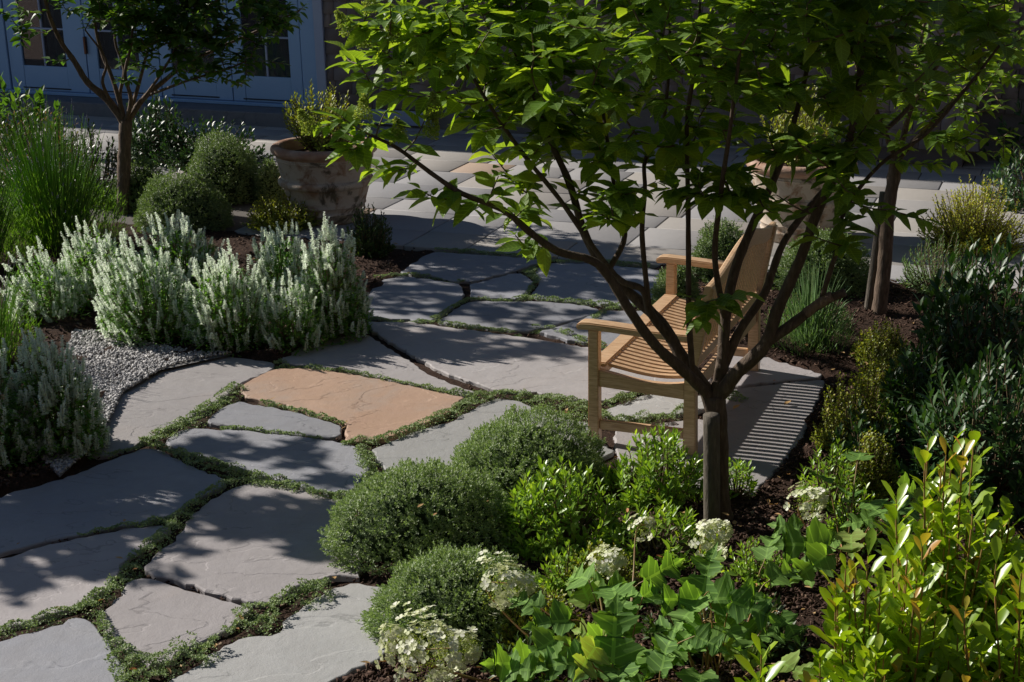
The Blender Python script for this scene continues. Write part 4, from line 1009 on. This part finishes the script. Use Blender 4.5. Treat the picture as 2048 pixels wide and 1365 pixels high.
# pale pruned stub end is its own limb
tbs = TB(); tube(tbs, L3([(1612, 627, -.12), (1640, 606, -.13), (1665, 592, -.14)]), .0215, .022, 10, 3, .12); o = tbs.build('pruned_limb', M_BARK2, mt, origin=TB0); o['label'] = 'pale peeled length of the low right limb'
# stake
SK = G(1424, 1056); stake = empty('wooden_stake', SK); tag(stake, 'round weathered wooden stake close against the trunk of the big hydrangea tree', 'stake')
hS = at(1417, 830, SK[1])[2]
tb = TB(); p = np.array([(0, 0, -.02), (0, 0, hS*.5), (0.0, 0, hS)]); tube(tb, p+np.array([[0, 0, 0], [-.006, 0, 0], [-.012, 0, 0]]), .037, .036, 22, 6, .008); tb.build('post', M_STAKE, stake)
# ------------------------------------------------------------------ left hydrangea tree
B1 = G(246, 425); Y1 = B1[1]
lt = empty('hydrangea_tree', B1); tag(lt, 'smaller pale barked hydrangea tree in front of the French doors, rising behind the lavender', 'tree')
def L1(pts): return [at(x, y, Y1+d) for x, y, d in pts]
limbs = [([B1-[0, 0, .03], *L1([(248, 340, 0), (250, 280, 0), (252, 240, 0)])], .055, .05),
 (L1([(252, 250, 0), (215, 200, .0), (175, 165, 0), (150, 125, 0), (120, 80, 0), (95, 20, -.05), (80, -60, -.1)]), .035, .01),
 (L1([(250, 245, 0), (238, 200, 0), (222, 150, .05), (205, 110, .1), (190, 50, .1), (185, -30, .15)]), .022, .009),
 (L1([(250, 250, 0), (262, 200, -.1), (250, 150, -.2), (262, 90, -.2), (270, 0, -.3)]), .020, .008),
 (L1([(255, 245, 0), (285, 200, 0), (325, 165, .05), (370, 130, .1), (440, 95, .1), (520, 60, .1), (600, 20, .15)]), .025, .007),
 (L1([(258, 235, 0), (280, 160, .2), (300, 80, .3), (320, -20, .35)]), .018, .008),
 (L1([(248, 240, 0), (240, 190, .1), (248, 140, .15), (230, 80, .2), (235, 0, .2)]), .018, .008),
 (L1([(222, 205, 0), (205, 165, -.1), (212, 120, -.15), (170, 60, -.2)]), .016, .006),
 (L1([(270, 215, 0), (300, 180, -.15), (345, 110, -.2), (380, 40, -.2)]), .016, .006),
 (L1([(300, 190, 0), (380, 160, -.2), (450, 140, -.3), (500, 120, -.35)]), .012, .006)]
att = list(blob([at(320, 60, Y1)[0], Y1, 2.05], .95, 170, .62)) + list(blob([at(320, 60, Y1)[0], Y1, 2.35], .9, 60, .4)) + list(blob([at(450, 60, Y1)[0], Y1-.15, 1.72], .6, 230, .7)) + list(blob([at(330, 60, Y1)[0], Y1, 1.66], .55, 110, .65)) + list(blob([at(90, 30, Y1)[0], Y1, 1.9], .6, 45, .7))
att += [at(x, y, Y1) for x, y in [(590, 30), (560, 50), (610, 10), (500, 140), (470, 165), (40, 90), (60, 60), (20, 30), (100, 120), (420, 180)]]
# the low sun reaches the potted shrub through a gap in this crown
att += [at(rng.uniform(230, 590), rng.uniform(30, 165), Y1+rng.uniform(-.45, .1)) for _ in range(80)]
dq = -np.array(LD)
for q0, rq in ((P1+np.array([0, 0, .95]), .28), (P1+np.array([-.3, -.1, .45]), .22)): att = [a for a in att if np.linalg.norm(np.cross(np.array(a)-q0, dq)) > rq]
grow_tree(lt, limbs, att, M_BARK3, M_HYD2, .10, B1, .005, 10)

# ------------------------------------------------------------------ right hydrangea tree with stake
B2 = G(1757, 628); Y2 = B2[1]
rt = empty('hydrangea_tree', B2); tag(rt, 'hydrangea tree with shaggy pale trunk and thin stake to the right of the bench', 'tree')
def LL(pts): return [at(x, y, Y2+d) for x, y, d in pts]
limbs = [([B2-[0, 0, .03], *LL([(1768, 540, 0), (1775, 440, 0), (1785, 370, 0), (1795, 310, 0)])], .048, .040),
 (LL([(1795, 320, 0), (1850, 260, 0), (1920, 190, .05), (1990, 120, .1), (2060, 40, .1)]), .02, .008),
 (LL([(1795, 320, 0), (1815, 240, .05), (1830, 150, .1), (1850, 40, .1)]), .022, .009),
 (LL([(1792, 325, 0), (1760, 240, -.1), (1720, 150, -.2), (1690, 50, -.2)]), .02, .008),
 (LL([(1793, 320, 0), (1830, 200, -.3), (1900, 90, -.4), (1930, -20, -.5)]), .018, .008)]
att = list(blob([at(1880, 60, Y2)[0], Y2, 1.95], .95, 105, .6)) + list(blob([at(1830, 60, Y2)[0], Y2, 2.7], 1.1, 40, .5)) + [at(rng.uniform(1620, 2045), rng.uniform(60, 330), Y2+rng.uniform(-.4, .4)) for _ in range(75)]
grow_tree(rt, limbs, att, M_BARK3, M_HYD, .105, B2, .005, 9)
SK2 = G(1736, 622); s2 = empty('wooden_stake', SK2); tag(s2, 'leaning wooden stake beside the shaggy trunk right of the bench', 'stake')
tb = TB(); tp_ = at(1768, 385, SK2[1])-SK2; tube(tb, [(0, 0, -.02), tp_*.5, tp_], .030, .028, 16, 5, .01); tb.build('post', M_STAKE, s2)

# ------------------------------------------------------------------ taller trees beyond the left edge, whose shade falls on the path
def shade_tree(label, base, targets, trunk_h, leafL=.10):
    """targets: (shadow point world xy, ground z, crown height, radius, n)"""
    b = np.array([base[0], base[1], 0.]); t = empty('shade_tree', b); tag(t, label, 'tree')
    att = []; tops = []
    for (sx, sy), gz, zc, r, n, fl in targets:
        c = np.array([sx, sy, 0])-SH*(zc-gz); c[2] = zc; att += list(blob(c, r, n, fl)); tops.append(c)
    hub = b+np.array([0, 0, trunk_h]); limbs = [([b, b+[.05, 0, trunk_h*.5], hub], .11, .08)]
    for c in tops: limbs.append(([hub, hub*.5+c*.5-np.array([0, 0, .1]), c], .05, .012))
    grow_tree(t, limbs, att, M_BARK, M_SHADE, leafL, b, .006, 12)
def gp(x, y): g = G(x, y); return (g[0], g[1])
TG = [(gp(910, 560), 0, 2.7, .32, 34, .4), (gp(1040, 570), 0, 2.7, .30, 22, .4), (gp(1180, 575), 0, 2.7, .36, 26, .4), (gp(1270, 580), 0, 2.6, .3, 18, .4), (gp(830, 600), 0, 2.7, .42, 52, .4),
      (gp(1000, 620), 0, 2.7, .38, 30, .4), (gp(1150, 645), 0, 2.6, .35, 22, .4), (gp(830, 680), 0, 2.6, .34, 42, .4), (gp(960, 690), 0, 2.6, .32, 34, .4), (gp(1110, 705), 0, 2.6, .25, 20, .4)]
shade_tree('leafy tree beyond the left edge that shades the flagstones beside the white salvia', (-6.6, 11.4), TG, 2.2, .085)
TG = [(gp(170, 1035), 0, 2.2, .30, 62, .5), (gp(330, 960), 0, 2.2, .32, 62, .5), (gp(200, 940), 0, 2.2, .22, 34, .5), (gp(40, 1060), 0, 2.2, .26, 42, .5), (gp(560, 1040), 0, 2.1, .26, 36, .4), (gp(450, 1020), 0, 2.2, .20, 22, .4), (gp(640, 1080), 0, 2.1, .20, 28, .4), (gp(100, 1110), 0, 2.1, .30, 22, .4),
      (gp(290, 1110), 0, 2.1, .26, 18, .4), (gp(560, 905), 0, 2.2, .24, 15, .3), (gp(430, 892), 0, 2.2, .18, 9, .3), (gp(40, 1165), 0, 2.1, .22, 12, .3), (gp(680, 960), 0, 2.1, .12, 5, .3)]
shade_tree('leafy tree beyond the lower left edge that dapples the nearest flagstones', (-7.0, 7.4), TG, 1.9, .10)
TG = [((1.9, 8.3), .4, 5.0, .55, 80, .6), ((2.5, 8.9), .5, 5.2, .6, 80, .6), ((1.6, 7.4), .5, 4.9, .45, 50, .6), ((2.9, 10.0), .5, 5.0, .6, 60, .6), ((1.2, 6.0), 2.3, 5.6, .5, 45, .6), ((.6, 6.3), 2.5, 5.8, .5, 45, .6)]  # unseen crown added so it shades the right bed and the main tree
shade_tree('unseen tall tree added beyond the left edge to shade the right bed', (-6.2, 13.6), TG, 3.6, .12)

# ------------------------------------------------------------------ planting
sprig_dome('hebe_shrub', 'clipped grey green hebe mound nearest the near bench leg', 'shrub', (895, 1205, 850, 1010), M_HEBE, group='grey green hebe mounds', ryk=.95, dens=1.2, lump=.17, leafL=.0125)
sprig_dome('hebe_shrub', 'largest grey green hebe mound, bulging over the path beside the rough flagstone', 'shrub', (664, 1040, 945, 1150), M_HEBE, group='grey green hebe mounds', ryk=.85, dens=1.2, lump=.2, leafL=.0125)
sprig_dome('hebe_shrub', 'front grey green hebe mound behind the cream hydrangea heads', 'shrub', (740, 1100, 1115, 1330), M_HEBE, group='grey green hebe mounds', ryk=.8, dens=1.1, lump=.17, leafL=.0125)
for lab, bx in [('low olive hebe mound just behind the white salvia row', (275, 462, 357, 470)), ('olive hebe mound nearest the terracotta pot', (380, 532, 285, 410)), ('half hidden olive hebe mound beside the left tree trunk', (228, 345, 328, 425)), ('narrow olive hebe tuft against the pot', (515, 572, 325, 410))]:
    sprig_dome('hebe_shrub', lab, 'shrub', bx, M_HEBE2, .014, .008, 1.0, 'olive hebe mounds at the left', .035, 8, T_DIAM, .12)
for lab, bx in [('green mound shrub in front of the far bench arm', (1303, 1400, 535, 630)), ('green mound shrub seen above the far bench arm', (1380, 1510, 448, 570)), ('wide green mound shrub right of the bench back', (1550, 1742, 468, 600))]:
    sprig_dome('boxwood_shrub', lab, 'shrub', bx, M_HEBE2, .014, .008, 1.0, 'green mounds around the bench', .035, 8)
lavf = fit(1535, 1705, 545, 715)
lavender('green rosemary like tuft behind the far bench leg', None, 150, M_ROSE, budp=0, fit_=lavf)
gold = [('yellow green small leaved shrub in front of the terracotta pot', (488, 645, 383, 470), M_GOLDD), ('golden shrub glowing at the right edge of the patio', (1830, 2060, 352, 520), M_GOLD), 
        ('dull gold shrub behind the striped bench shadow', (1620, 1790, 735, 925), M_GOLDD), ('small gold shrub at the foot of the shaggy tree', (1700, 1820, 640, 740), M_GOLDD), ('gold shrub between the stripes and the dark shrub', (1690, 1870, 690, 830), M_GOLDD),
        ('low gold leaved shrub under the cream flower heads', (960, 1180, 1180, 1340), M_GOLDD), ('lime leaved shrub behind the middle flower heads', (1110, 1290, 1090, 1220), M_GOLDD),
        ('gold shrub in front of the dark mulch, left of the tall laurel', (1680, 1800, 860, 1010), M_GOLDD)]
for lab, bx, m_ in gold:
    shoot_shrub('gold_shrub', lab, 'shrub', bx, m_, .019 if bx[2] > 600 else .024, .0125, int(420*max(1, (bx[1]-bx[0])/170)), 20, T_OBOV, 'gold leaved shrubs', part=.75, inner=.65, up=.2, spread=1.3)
shoot_shrub('boxwood_shrub', 'dark boxwood at the right foot of the terracotta pot', 'shrub', (690, 792, 402, 520), M_BOX, .026, .014, 300, 18, T_OBOV, part=.75, up=.2, inner=.6)
# pot plants
c1 = P1+[0, 0, .54]
shoot_shrub('potted_shrub', 'upright small leaved shrub growing in the left terracotta pot', 'shrub', None, M_GOLDD, .036, .016, 110, 24, T_OBOV, 'shrubs in the terracotta pots', part=.8, up=1.5, fit_=(c1, .33, .60), inner=.4, column=True)
c2 = P2+[0, 0, .54]
shoot_shrub('potted_shrub', 'bright upright shrub growing in the pot behind the bench', 'shrub', None, M_GOLDD, .036, .016, 120, 24, T_OBOV, 'shrubs in the terracotta pots', part=.8, up=1.5, fit_=(c2, .32, .66), inner=.4, column=True)
# left rear shrubs
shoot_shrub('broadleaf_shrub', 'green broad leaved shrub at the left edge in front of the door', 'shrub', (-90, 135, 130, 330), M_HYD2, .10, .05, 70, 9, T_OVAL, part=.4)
shoot_shrub('azalea_shrub', 'bronze tipped azalea behind the lavender', 'shrub', (-60, 215, 205, 400), M_PINK, .045, .014, 190, 12, T_LANCE)
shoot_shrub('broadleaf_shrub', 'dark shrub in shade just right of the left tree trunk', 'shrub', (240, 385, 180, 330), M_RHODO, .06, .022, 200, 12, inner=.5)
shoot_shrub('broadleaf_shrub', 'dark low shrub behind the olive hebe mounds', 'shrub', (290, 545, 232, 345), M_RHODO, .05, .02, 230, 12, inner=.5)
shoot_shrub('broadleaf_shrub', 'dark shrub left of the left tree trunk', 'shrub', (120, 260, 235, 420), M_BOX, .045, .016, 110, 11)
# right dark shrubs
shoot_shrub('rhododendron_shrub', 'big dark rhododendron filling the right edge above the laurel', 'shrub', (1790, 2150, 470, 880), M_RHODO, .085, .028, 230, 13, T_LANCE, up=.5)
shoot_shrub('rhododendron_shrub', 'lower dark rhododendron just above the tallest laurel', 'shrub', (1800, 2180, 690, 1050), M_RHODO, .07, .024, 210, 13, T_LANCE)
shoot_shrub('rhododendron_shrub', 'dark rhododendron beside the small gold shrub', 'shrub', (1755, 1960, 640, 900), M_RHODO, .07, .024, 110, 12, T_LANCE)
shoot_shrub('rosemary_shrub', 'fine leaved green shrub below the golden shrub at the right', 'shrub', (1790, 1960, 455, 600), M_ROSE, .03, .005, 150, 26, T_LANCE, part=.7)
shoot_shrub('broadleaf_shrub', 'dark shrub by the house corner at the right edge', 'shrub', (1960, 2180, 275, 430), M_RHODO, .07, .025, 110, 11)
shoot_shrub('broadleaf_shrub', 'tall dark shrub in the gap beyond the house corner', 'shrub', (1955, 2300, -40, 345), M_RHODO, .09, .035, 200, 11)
shoot_shrub('viburnum_shrub', 'pale edged leafy shrub beside the dull gold shrub', 'shrub', (1760, 1880, 740, 880), M_AZAL, .05, .024, 50, 10, T_OVAL)
# front azaleas
shoot_shrub('azalea_shrub', 'glossy narrow leaved azalea right of the hebe mounds', 'shrub', (990, 1250, 925, 1130), M_AZAL, .05, .0155, 190, 13, T_LANCE, 'narrow leaved azaleas', up=.9)
shoot_shrub('azalea_shrub', 'narrow leaved azalea just in front of the near back bench leg', 'shrub', (1205, 1420, 862, 1030), M_AZAL, .048, .015, 130, 13, T_LANCE, 'narrow leaved azaleas', up=.9)
shoot_shrub('azalea_shrub', 'sparse azalea right of the big tree trunk', 'shrub', (1430, 1515, 900, 1010), M_AZAL, .045, .015, 26, 11, T_LANCE, 'narrow leaved azaleas', up=.9)
shoot_shrub('azalea_shrub', 'small azalea behind the white flower head right of the trunk', 'shrub', (1590, 1730, 880, 1030), M_AZAL, .04, .013, 60, 11, T_LANCE, 'narrow leaved azaleas')
shoot_shrub('azalea_shrub', 'low azalea between the flower heads in front of the trunk', 'shrub', (1190, 1440, 1020, 1150), M_AZAL, .045, .014, 80, 12, T_LANCE, 'narrow leaved azaleas', up=.9)
for lab, bx, m_, L_, n_ in [('low dark shrub between the oakleaf hydrangeas and the trunk', (1440, 1600, 1075, 1190), M_AZAL, .035, 60), ('low shrub under the laurel at the bottom', (1440, 1620, 1190, 1340), M_BOX, .04, 90),
    ('small shrub left of the tall laurel', (1640, 1780, 960, 1110), M_AZAL, .035, 80), ('low shrub among the oakleaf stems', (1280, 1460, 1150, 1330), M_BOX, .035, 90), ('low green shrub at the bottom edge among the cream heads', (960, 1180, 1250, 1400), M_BOX, .035, 90),
    ('low green shrub right of the front hebe mound', (1060, 1240, 1085, 1220), M_AZAL, .035, 90), ('dark shrub right of the striped shadow', (1650, 1800, 800, 960), M_RHODO, .05, 90)]:
    shoot_shrub('dwarf_shrub', lab, 'shrub', bx, m_, L_, L_*.36, n_, 12, T_LANCE, 'low filler shrubs on the mulch', up=.4, part=.7, inner=.6)
# laurels
for lab, bx, n in [('tallest glossy yellow green laurel with orange tips at the bottom right', (1730, 2000, 812, 1640), 62), ('glossy yellow green laurel at the right edge', (1960, 2260, 850, 1680), 62), ('front left glossy laurel with orange tips by the oakleaf hydrangea', (1610, 1860, 1060, 1760), 58),
                   ('glossy laurel in the bottom right corner', (1850, 2200, 1090, 1850), 75), ('low laurel sprouting at the bottom edge', (1450, 1640, 1280, 1800), 22)]:
    shoot_shrub('laurel_shrub', lab, 'shrub', bx, M_LAUR, .088, .036, int(n*1.15), 32, T_OBOV, 'glossy yellow green laurels', M_LAURT, M_REDSTEM, tipfrac=.22, up=1.0, part=.8, droop=.08, fold=.3, spread=1.6, column=True)

# lavender and salvia
lavender('tall green lavender clump at the left edge, in bud', (-20, 250, 255, 520), 520, budp=.5)
lavender('second lavender clump running off the left edge', (-150, 60, 300, 560), 330, budp=.5)
lavender('grey stemmed lavender leaning in at the left above the lower salvia', (-110, 80, 545, 760), 130, budp=.8)
for lab, bx, n, ln in [
    ('white salvia clump at the far left of the row, next to the lavender', (15, 195, 480, 655), 75, (-.15, 0)),
    ('white salvia clump second from the left in the row', (120, 300, 425, 625), 85, (-.1, 0)),
    ('fullest white salvia clump with spikes arching left over the mulch', (205, 425, 455, 700), 150, (-.2, 0)),
    ('white salvia clump behind the fullest one, near the olive mound', (270, 470, 415, 600), 100, (-.05, 0)),
    ('white salvia clump in the centre of the row', (370, 560, 480, 712), 130, (-.05, 0)),
    ('white salvia clump right of centre in front of the pot', (490, 650, 430, 640), 120, (0, 0)),
    ('white salvia clump at the mulch edge right of centre', (520, 660, 540, 712), 60, (0, 0)),
    ('shaded white salvia clump at the right end of the row', (590, 748, 430, 690), 150, (0, 0)),
    ('white salvia clump at the lower left corner beside the gravel', (20, 222, 660, 930), 150, (-.05, 0)),
    ('white salvia clump cut off by the left edge', (-130, 90, 640, 960), 130, (-.05, 0))]:
    salvia(lab, bx, n, lean=ln)

# ------------------------------------------------------------------ oakleaf hydrangeas
def floret_head(root, p, d, L, R, n=75, bend=0):
    """cream panicle: four petalled florets on the outside, buds within"""
    tb = TB(); bd = TB(); d = norm(np.array(d, float)); X = norm(np.cross(d, [.3, .2, 1.])); Y = np.cross(d, X)
    for i in range(n):
        k = rng.random(); a = rng.uniform(0, 6.28); rr = R*(1.15-.85*k)*rng.uniform(.8, 1.25)*(1+.25*math.sin(5*a+9*k))
        out = norm(X*math.cos(a)+Y*math.sin(a)+d*(k-.4)*.9+np.array([0, 0, .25])); q = p+d*(k*L)+(X*math.cos(a)+Y*math.sin(a))*rr
        s1 = norm(np.cross(out, [.2, .5, .9])); s2 = np.cross(out, s1); th = rng.uniform(0, 1.5); s = rng.uniform(.014, .022)
        dirs = np.array([s1*math.cos(th+m*1.571)+s2*math.sin(th+m*1.571)+out*.15 for m in range(4)])
        leaves(tb, np.tile(q, (4, 1)), dirs, np.tile(out, (4, 1)), s, s*.85, T_OBOV, .25, rng.uniform(-.2, .3))
    m = n*7; k = rng.random(m); a = rng.uniform(0, 6.28, m); rr = R*(1.1-.85*k)*rng.uniform(.3, 1.0, m)
    P = p+d*(k*L)[:, None]+(X*np.cos(a)[:, None]+Y*np.sin(a)[:, None])*rr[:, None]
    leaves(bd, P, rng.normal(0, 1, (m, 3)), rng.normal(0, 1, (m, 3)), .007, .006, T_DIAM, .4, 0)
    h = tb.build('flower_head', M_CREAM, root); bd.build('flower_buds', M_LIME, h)
def oakleaf(label, base, leafs, heads_, nlow=0):
    root = empty('oakleaf_hydrangea', base); tag(root, label, 'shrub', 'oakleaf hydrangeas at the front')
    lf = TB(); st_ = TB(); o = np.asarray(base, float)
    for (px, py, Y, L, dx, dy, dz) in leafs:
        # px,py = where the leaf stalk meets the blade
        q = at(px, py, Y)-o; d = norm(np.array([dx, dy, dz], float))
        up = norm(np.array([-.25, -.75, 1.])+rng.normal(0, .18, 3))
        L *= rng.uniform(1.0, 1.25); leaves(lf, [q], [d], [norm(up+rng.normal(0, .2, 3))], L, L*1.2, T_OAK, rng.uniform(.1, .5), rng.uniform(.05, .35), .03)
        b = np.array([q[0]*.45, q[1]*.45, q[2]*.35]); tube(st_, [b, q-d*.05-np.array([0, 0, .03]), q+d*.005], .0035, .002, 5, 4, cap=False)
    for i in range(nlow):
        a = rng.uniform(0, 6.28); rr = rng.uniform(.05, .34); q = np.array([rr*math.cos(a), rr*math.sin(a), rng.uniform(.12, .38)])
        d = norm(np.array([math.cos(a), math.sin(a), rng.uniform(-.3, .2)])); L = rng.uniform(.11, .18)
        leaves(lf, [q], [d], [norm(np.array([-.15, -.5, 1])+rng.normal(0, .35, 3))], L, L*1.15, T_OAK, rng.uniform(.1, .5), rng.uniform(.05, .4), .03)
        tube(st_, [q*.3, q*.7+[0, 0, .03], q], .003, .002, 5, 3, cap=False)
    for (px, py, Y, L, R, n, dx, dz) in heads_:
        q = at(px, py, Y)-o; d = norm(np.array([dx, -.25, dz]))
        s_ = q-d*L*.5; tube(st_, [(s_[0]*.3, s_[1]*.3, 0.02), (s_[0]*.8, s_[1]*.8, s_[2]*.6), s_, q+d*L*.4], .005, .0025, 6, 5, cap=False)
        floret_head(root, s_, d, L*1.2, R*1.25, int(n*1.25))
    lf.build('foliage', M_OAK, root); st_.build('stem', M_REDSTEM, root)
b = G(1425, 1390)
oakleaf('oakleaf hydrangea with one upright stem of lobed leaves at the bottom centre', b,
  [(1405, 1195, 4.75, .155, .1, .1, .95), (1395, 1200, 4.7, .15, -1, -.1, .05), (1405, 1195, 4.7, .15, -.55, -.6, -.35), (1425, 1200, 4.75, .16, 1, -.1, .12), (1405, 1245, 4.65, .15, -.7, -.6, -.3), (1430, 1245, 4.7, .15, .9, -.5, -.2),
   (1415, 1150, 4.85, .10, .3, .3, .6), (1380, 1260, 4.8, .14, -1, .3, -.1), (1450, 1285, 4.7, .14, .8, -.4, -.4), (1350, 1290, 4.6, .14, -.6, -.6, -.4), (1500, 1270, 4.8, .13, .9, .2, 0), (1540, 1160, 4.9, .13, .6, .4, .1), (1560, 1230, 4.8, .10, .4, -.6, -.2)],
  [(1425, 1072, 5.1, .11, .055, 60, .6, .5)], 13)
b = G(1240, 1400)
oakleaf('oakleaf hydrangea with large grey green lobed leaves at the bottom edge', b,
  [(1225, 1330, 4.45, .20, .05, .35, .75), (1180, 1330, 4.4, .16, -.9, -.2, .2), (1320, 1345, 4.4, .15, .2, .2, .7), (1250, 1190, 4.95, .15, -.8, .2, .1), (1290, 1160, 5.0, .15, .8, .3, .3), (1240, 1215, 4.9, .14, .2, -.8, -.2), (1140, 1240, 4.7, .13, -1, -.2, -.05), (1180, 1205, 4.85, .13, -.3, .5, .4), (1060, 1330, 4.4, .14, -.5, -.3, .2), (1010, 1345, 4.35, .12, .6, -.3, .3)],
  [(1010, 1170, 4.95, .15, .07, 95, 1, .15), (1215, 1125, 5.1, .10, .05, 55, .7, .5), (880, 1300, 4.55, .20, .095, 150, .9, .25), (800, 1290, 4.6, .12, .06, 50, -.3, .6), (1285, 1055, 5.3, .07, .035, 22, .5, .5)], 15)
b = G(1690, 1130)
oakleaf('oakleaf hydrangea with a shaded flower head left of the tall laurel', b,
  [(1660, 1093, 5.35, .19, -1, -.1, .12), (1530, 1120, 5.2, .13, .2, .5, .5), (1655, 1110, 5.3, .15, -.8, -.5, -.35), (1750, 1040, 5.5, .12, -.6, -.2, .1), (1600, 1060, 5.6, .11, -.8, .2, .1)],
  [(1620, 1005, 5.75, .12, .06, 45, .5, .4)], 12)

# ------------------------------------------------------------------ fallen leaves
for lab, px, py, z, L in [('orange fallen leaf caught on the biggest hebe mound', 835, 1017, .33, .03), ('tan fallen leaf on the flagstone right of the tree trunk', 1466, 820, .006, .05), ('curled brown leaf lying in the striped bench shadow', 1568, 812, .006, .05),
                      ('small orange leaf on the hebe mound beside the bigger leaf', 866, 1033, .33, .02)]:
    g = G(px, py, z); tb = TB(); leaves(tb, [(0, 0, .004)], [(.8, .5, .1)], [(0, 0, 1.)], L, L*.6, T_OVAL, .5, -.25)
    if z > .1: g = at(px, py, fit(668, 1000, 905, 1145)[0][1]-.28)
    o = tb.build('fallen_leaf', M_DRY); o.location = tuple(g); tag(o, lab, 'leaf', 'fallen leaves')
P = np.concatenate([px_region(0, 2048, 480, 1365)(700)]); ok = ~patio_side(P)&~in_any_stone(P)&~in_poly(P, GRAVW); P = P[ok]
tb = TB(); n = len(P); a = rng.uniform(0, 6.28, n)
leaves(tb, np.column_stack([P, np.where(in_poly(P, PATHW), .012, .05)+rng.uniform(0, .01, n)]), np.column_stack([np.cos(a), np.sin(a), rng.uniform(-.1, .2, n)]), np.tile([0, 0, 1.], (n, 1))+rng.normal(0, .3, (n, 3)), rng.uniform(.015, .045, n), rng.uniform(.008, .02, n), T_OVAL, .6, -.2)
tag(tb.build('leaf_litter', M_DRY), 'small tan and orange dead leaves scattered over the mulch', 'leaf litter', kind='stuff')
print('tris', sum(len(o.data.polygons) for o in bpy.data.objects if o.type == 'MESH'))
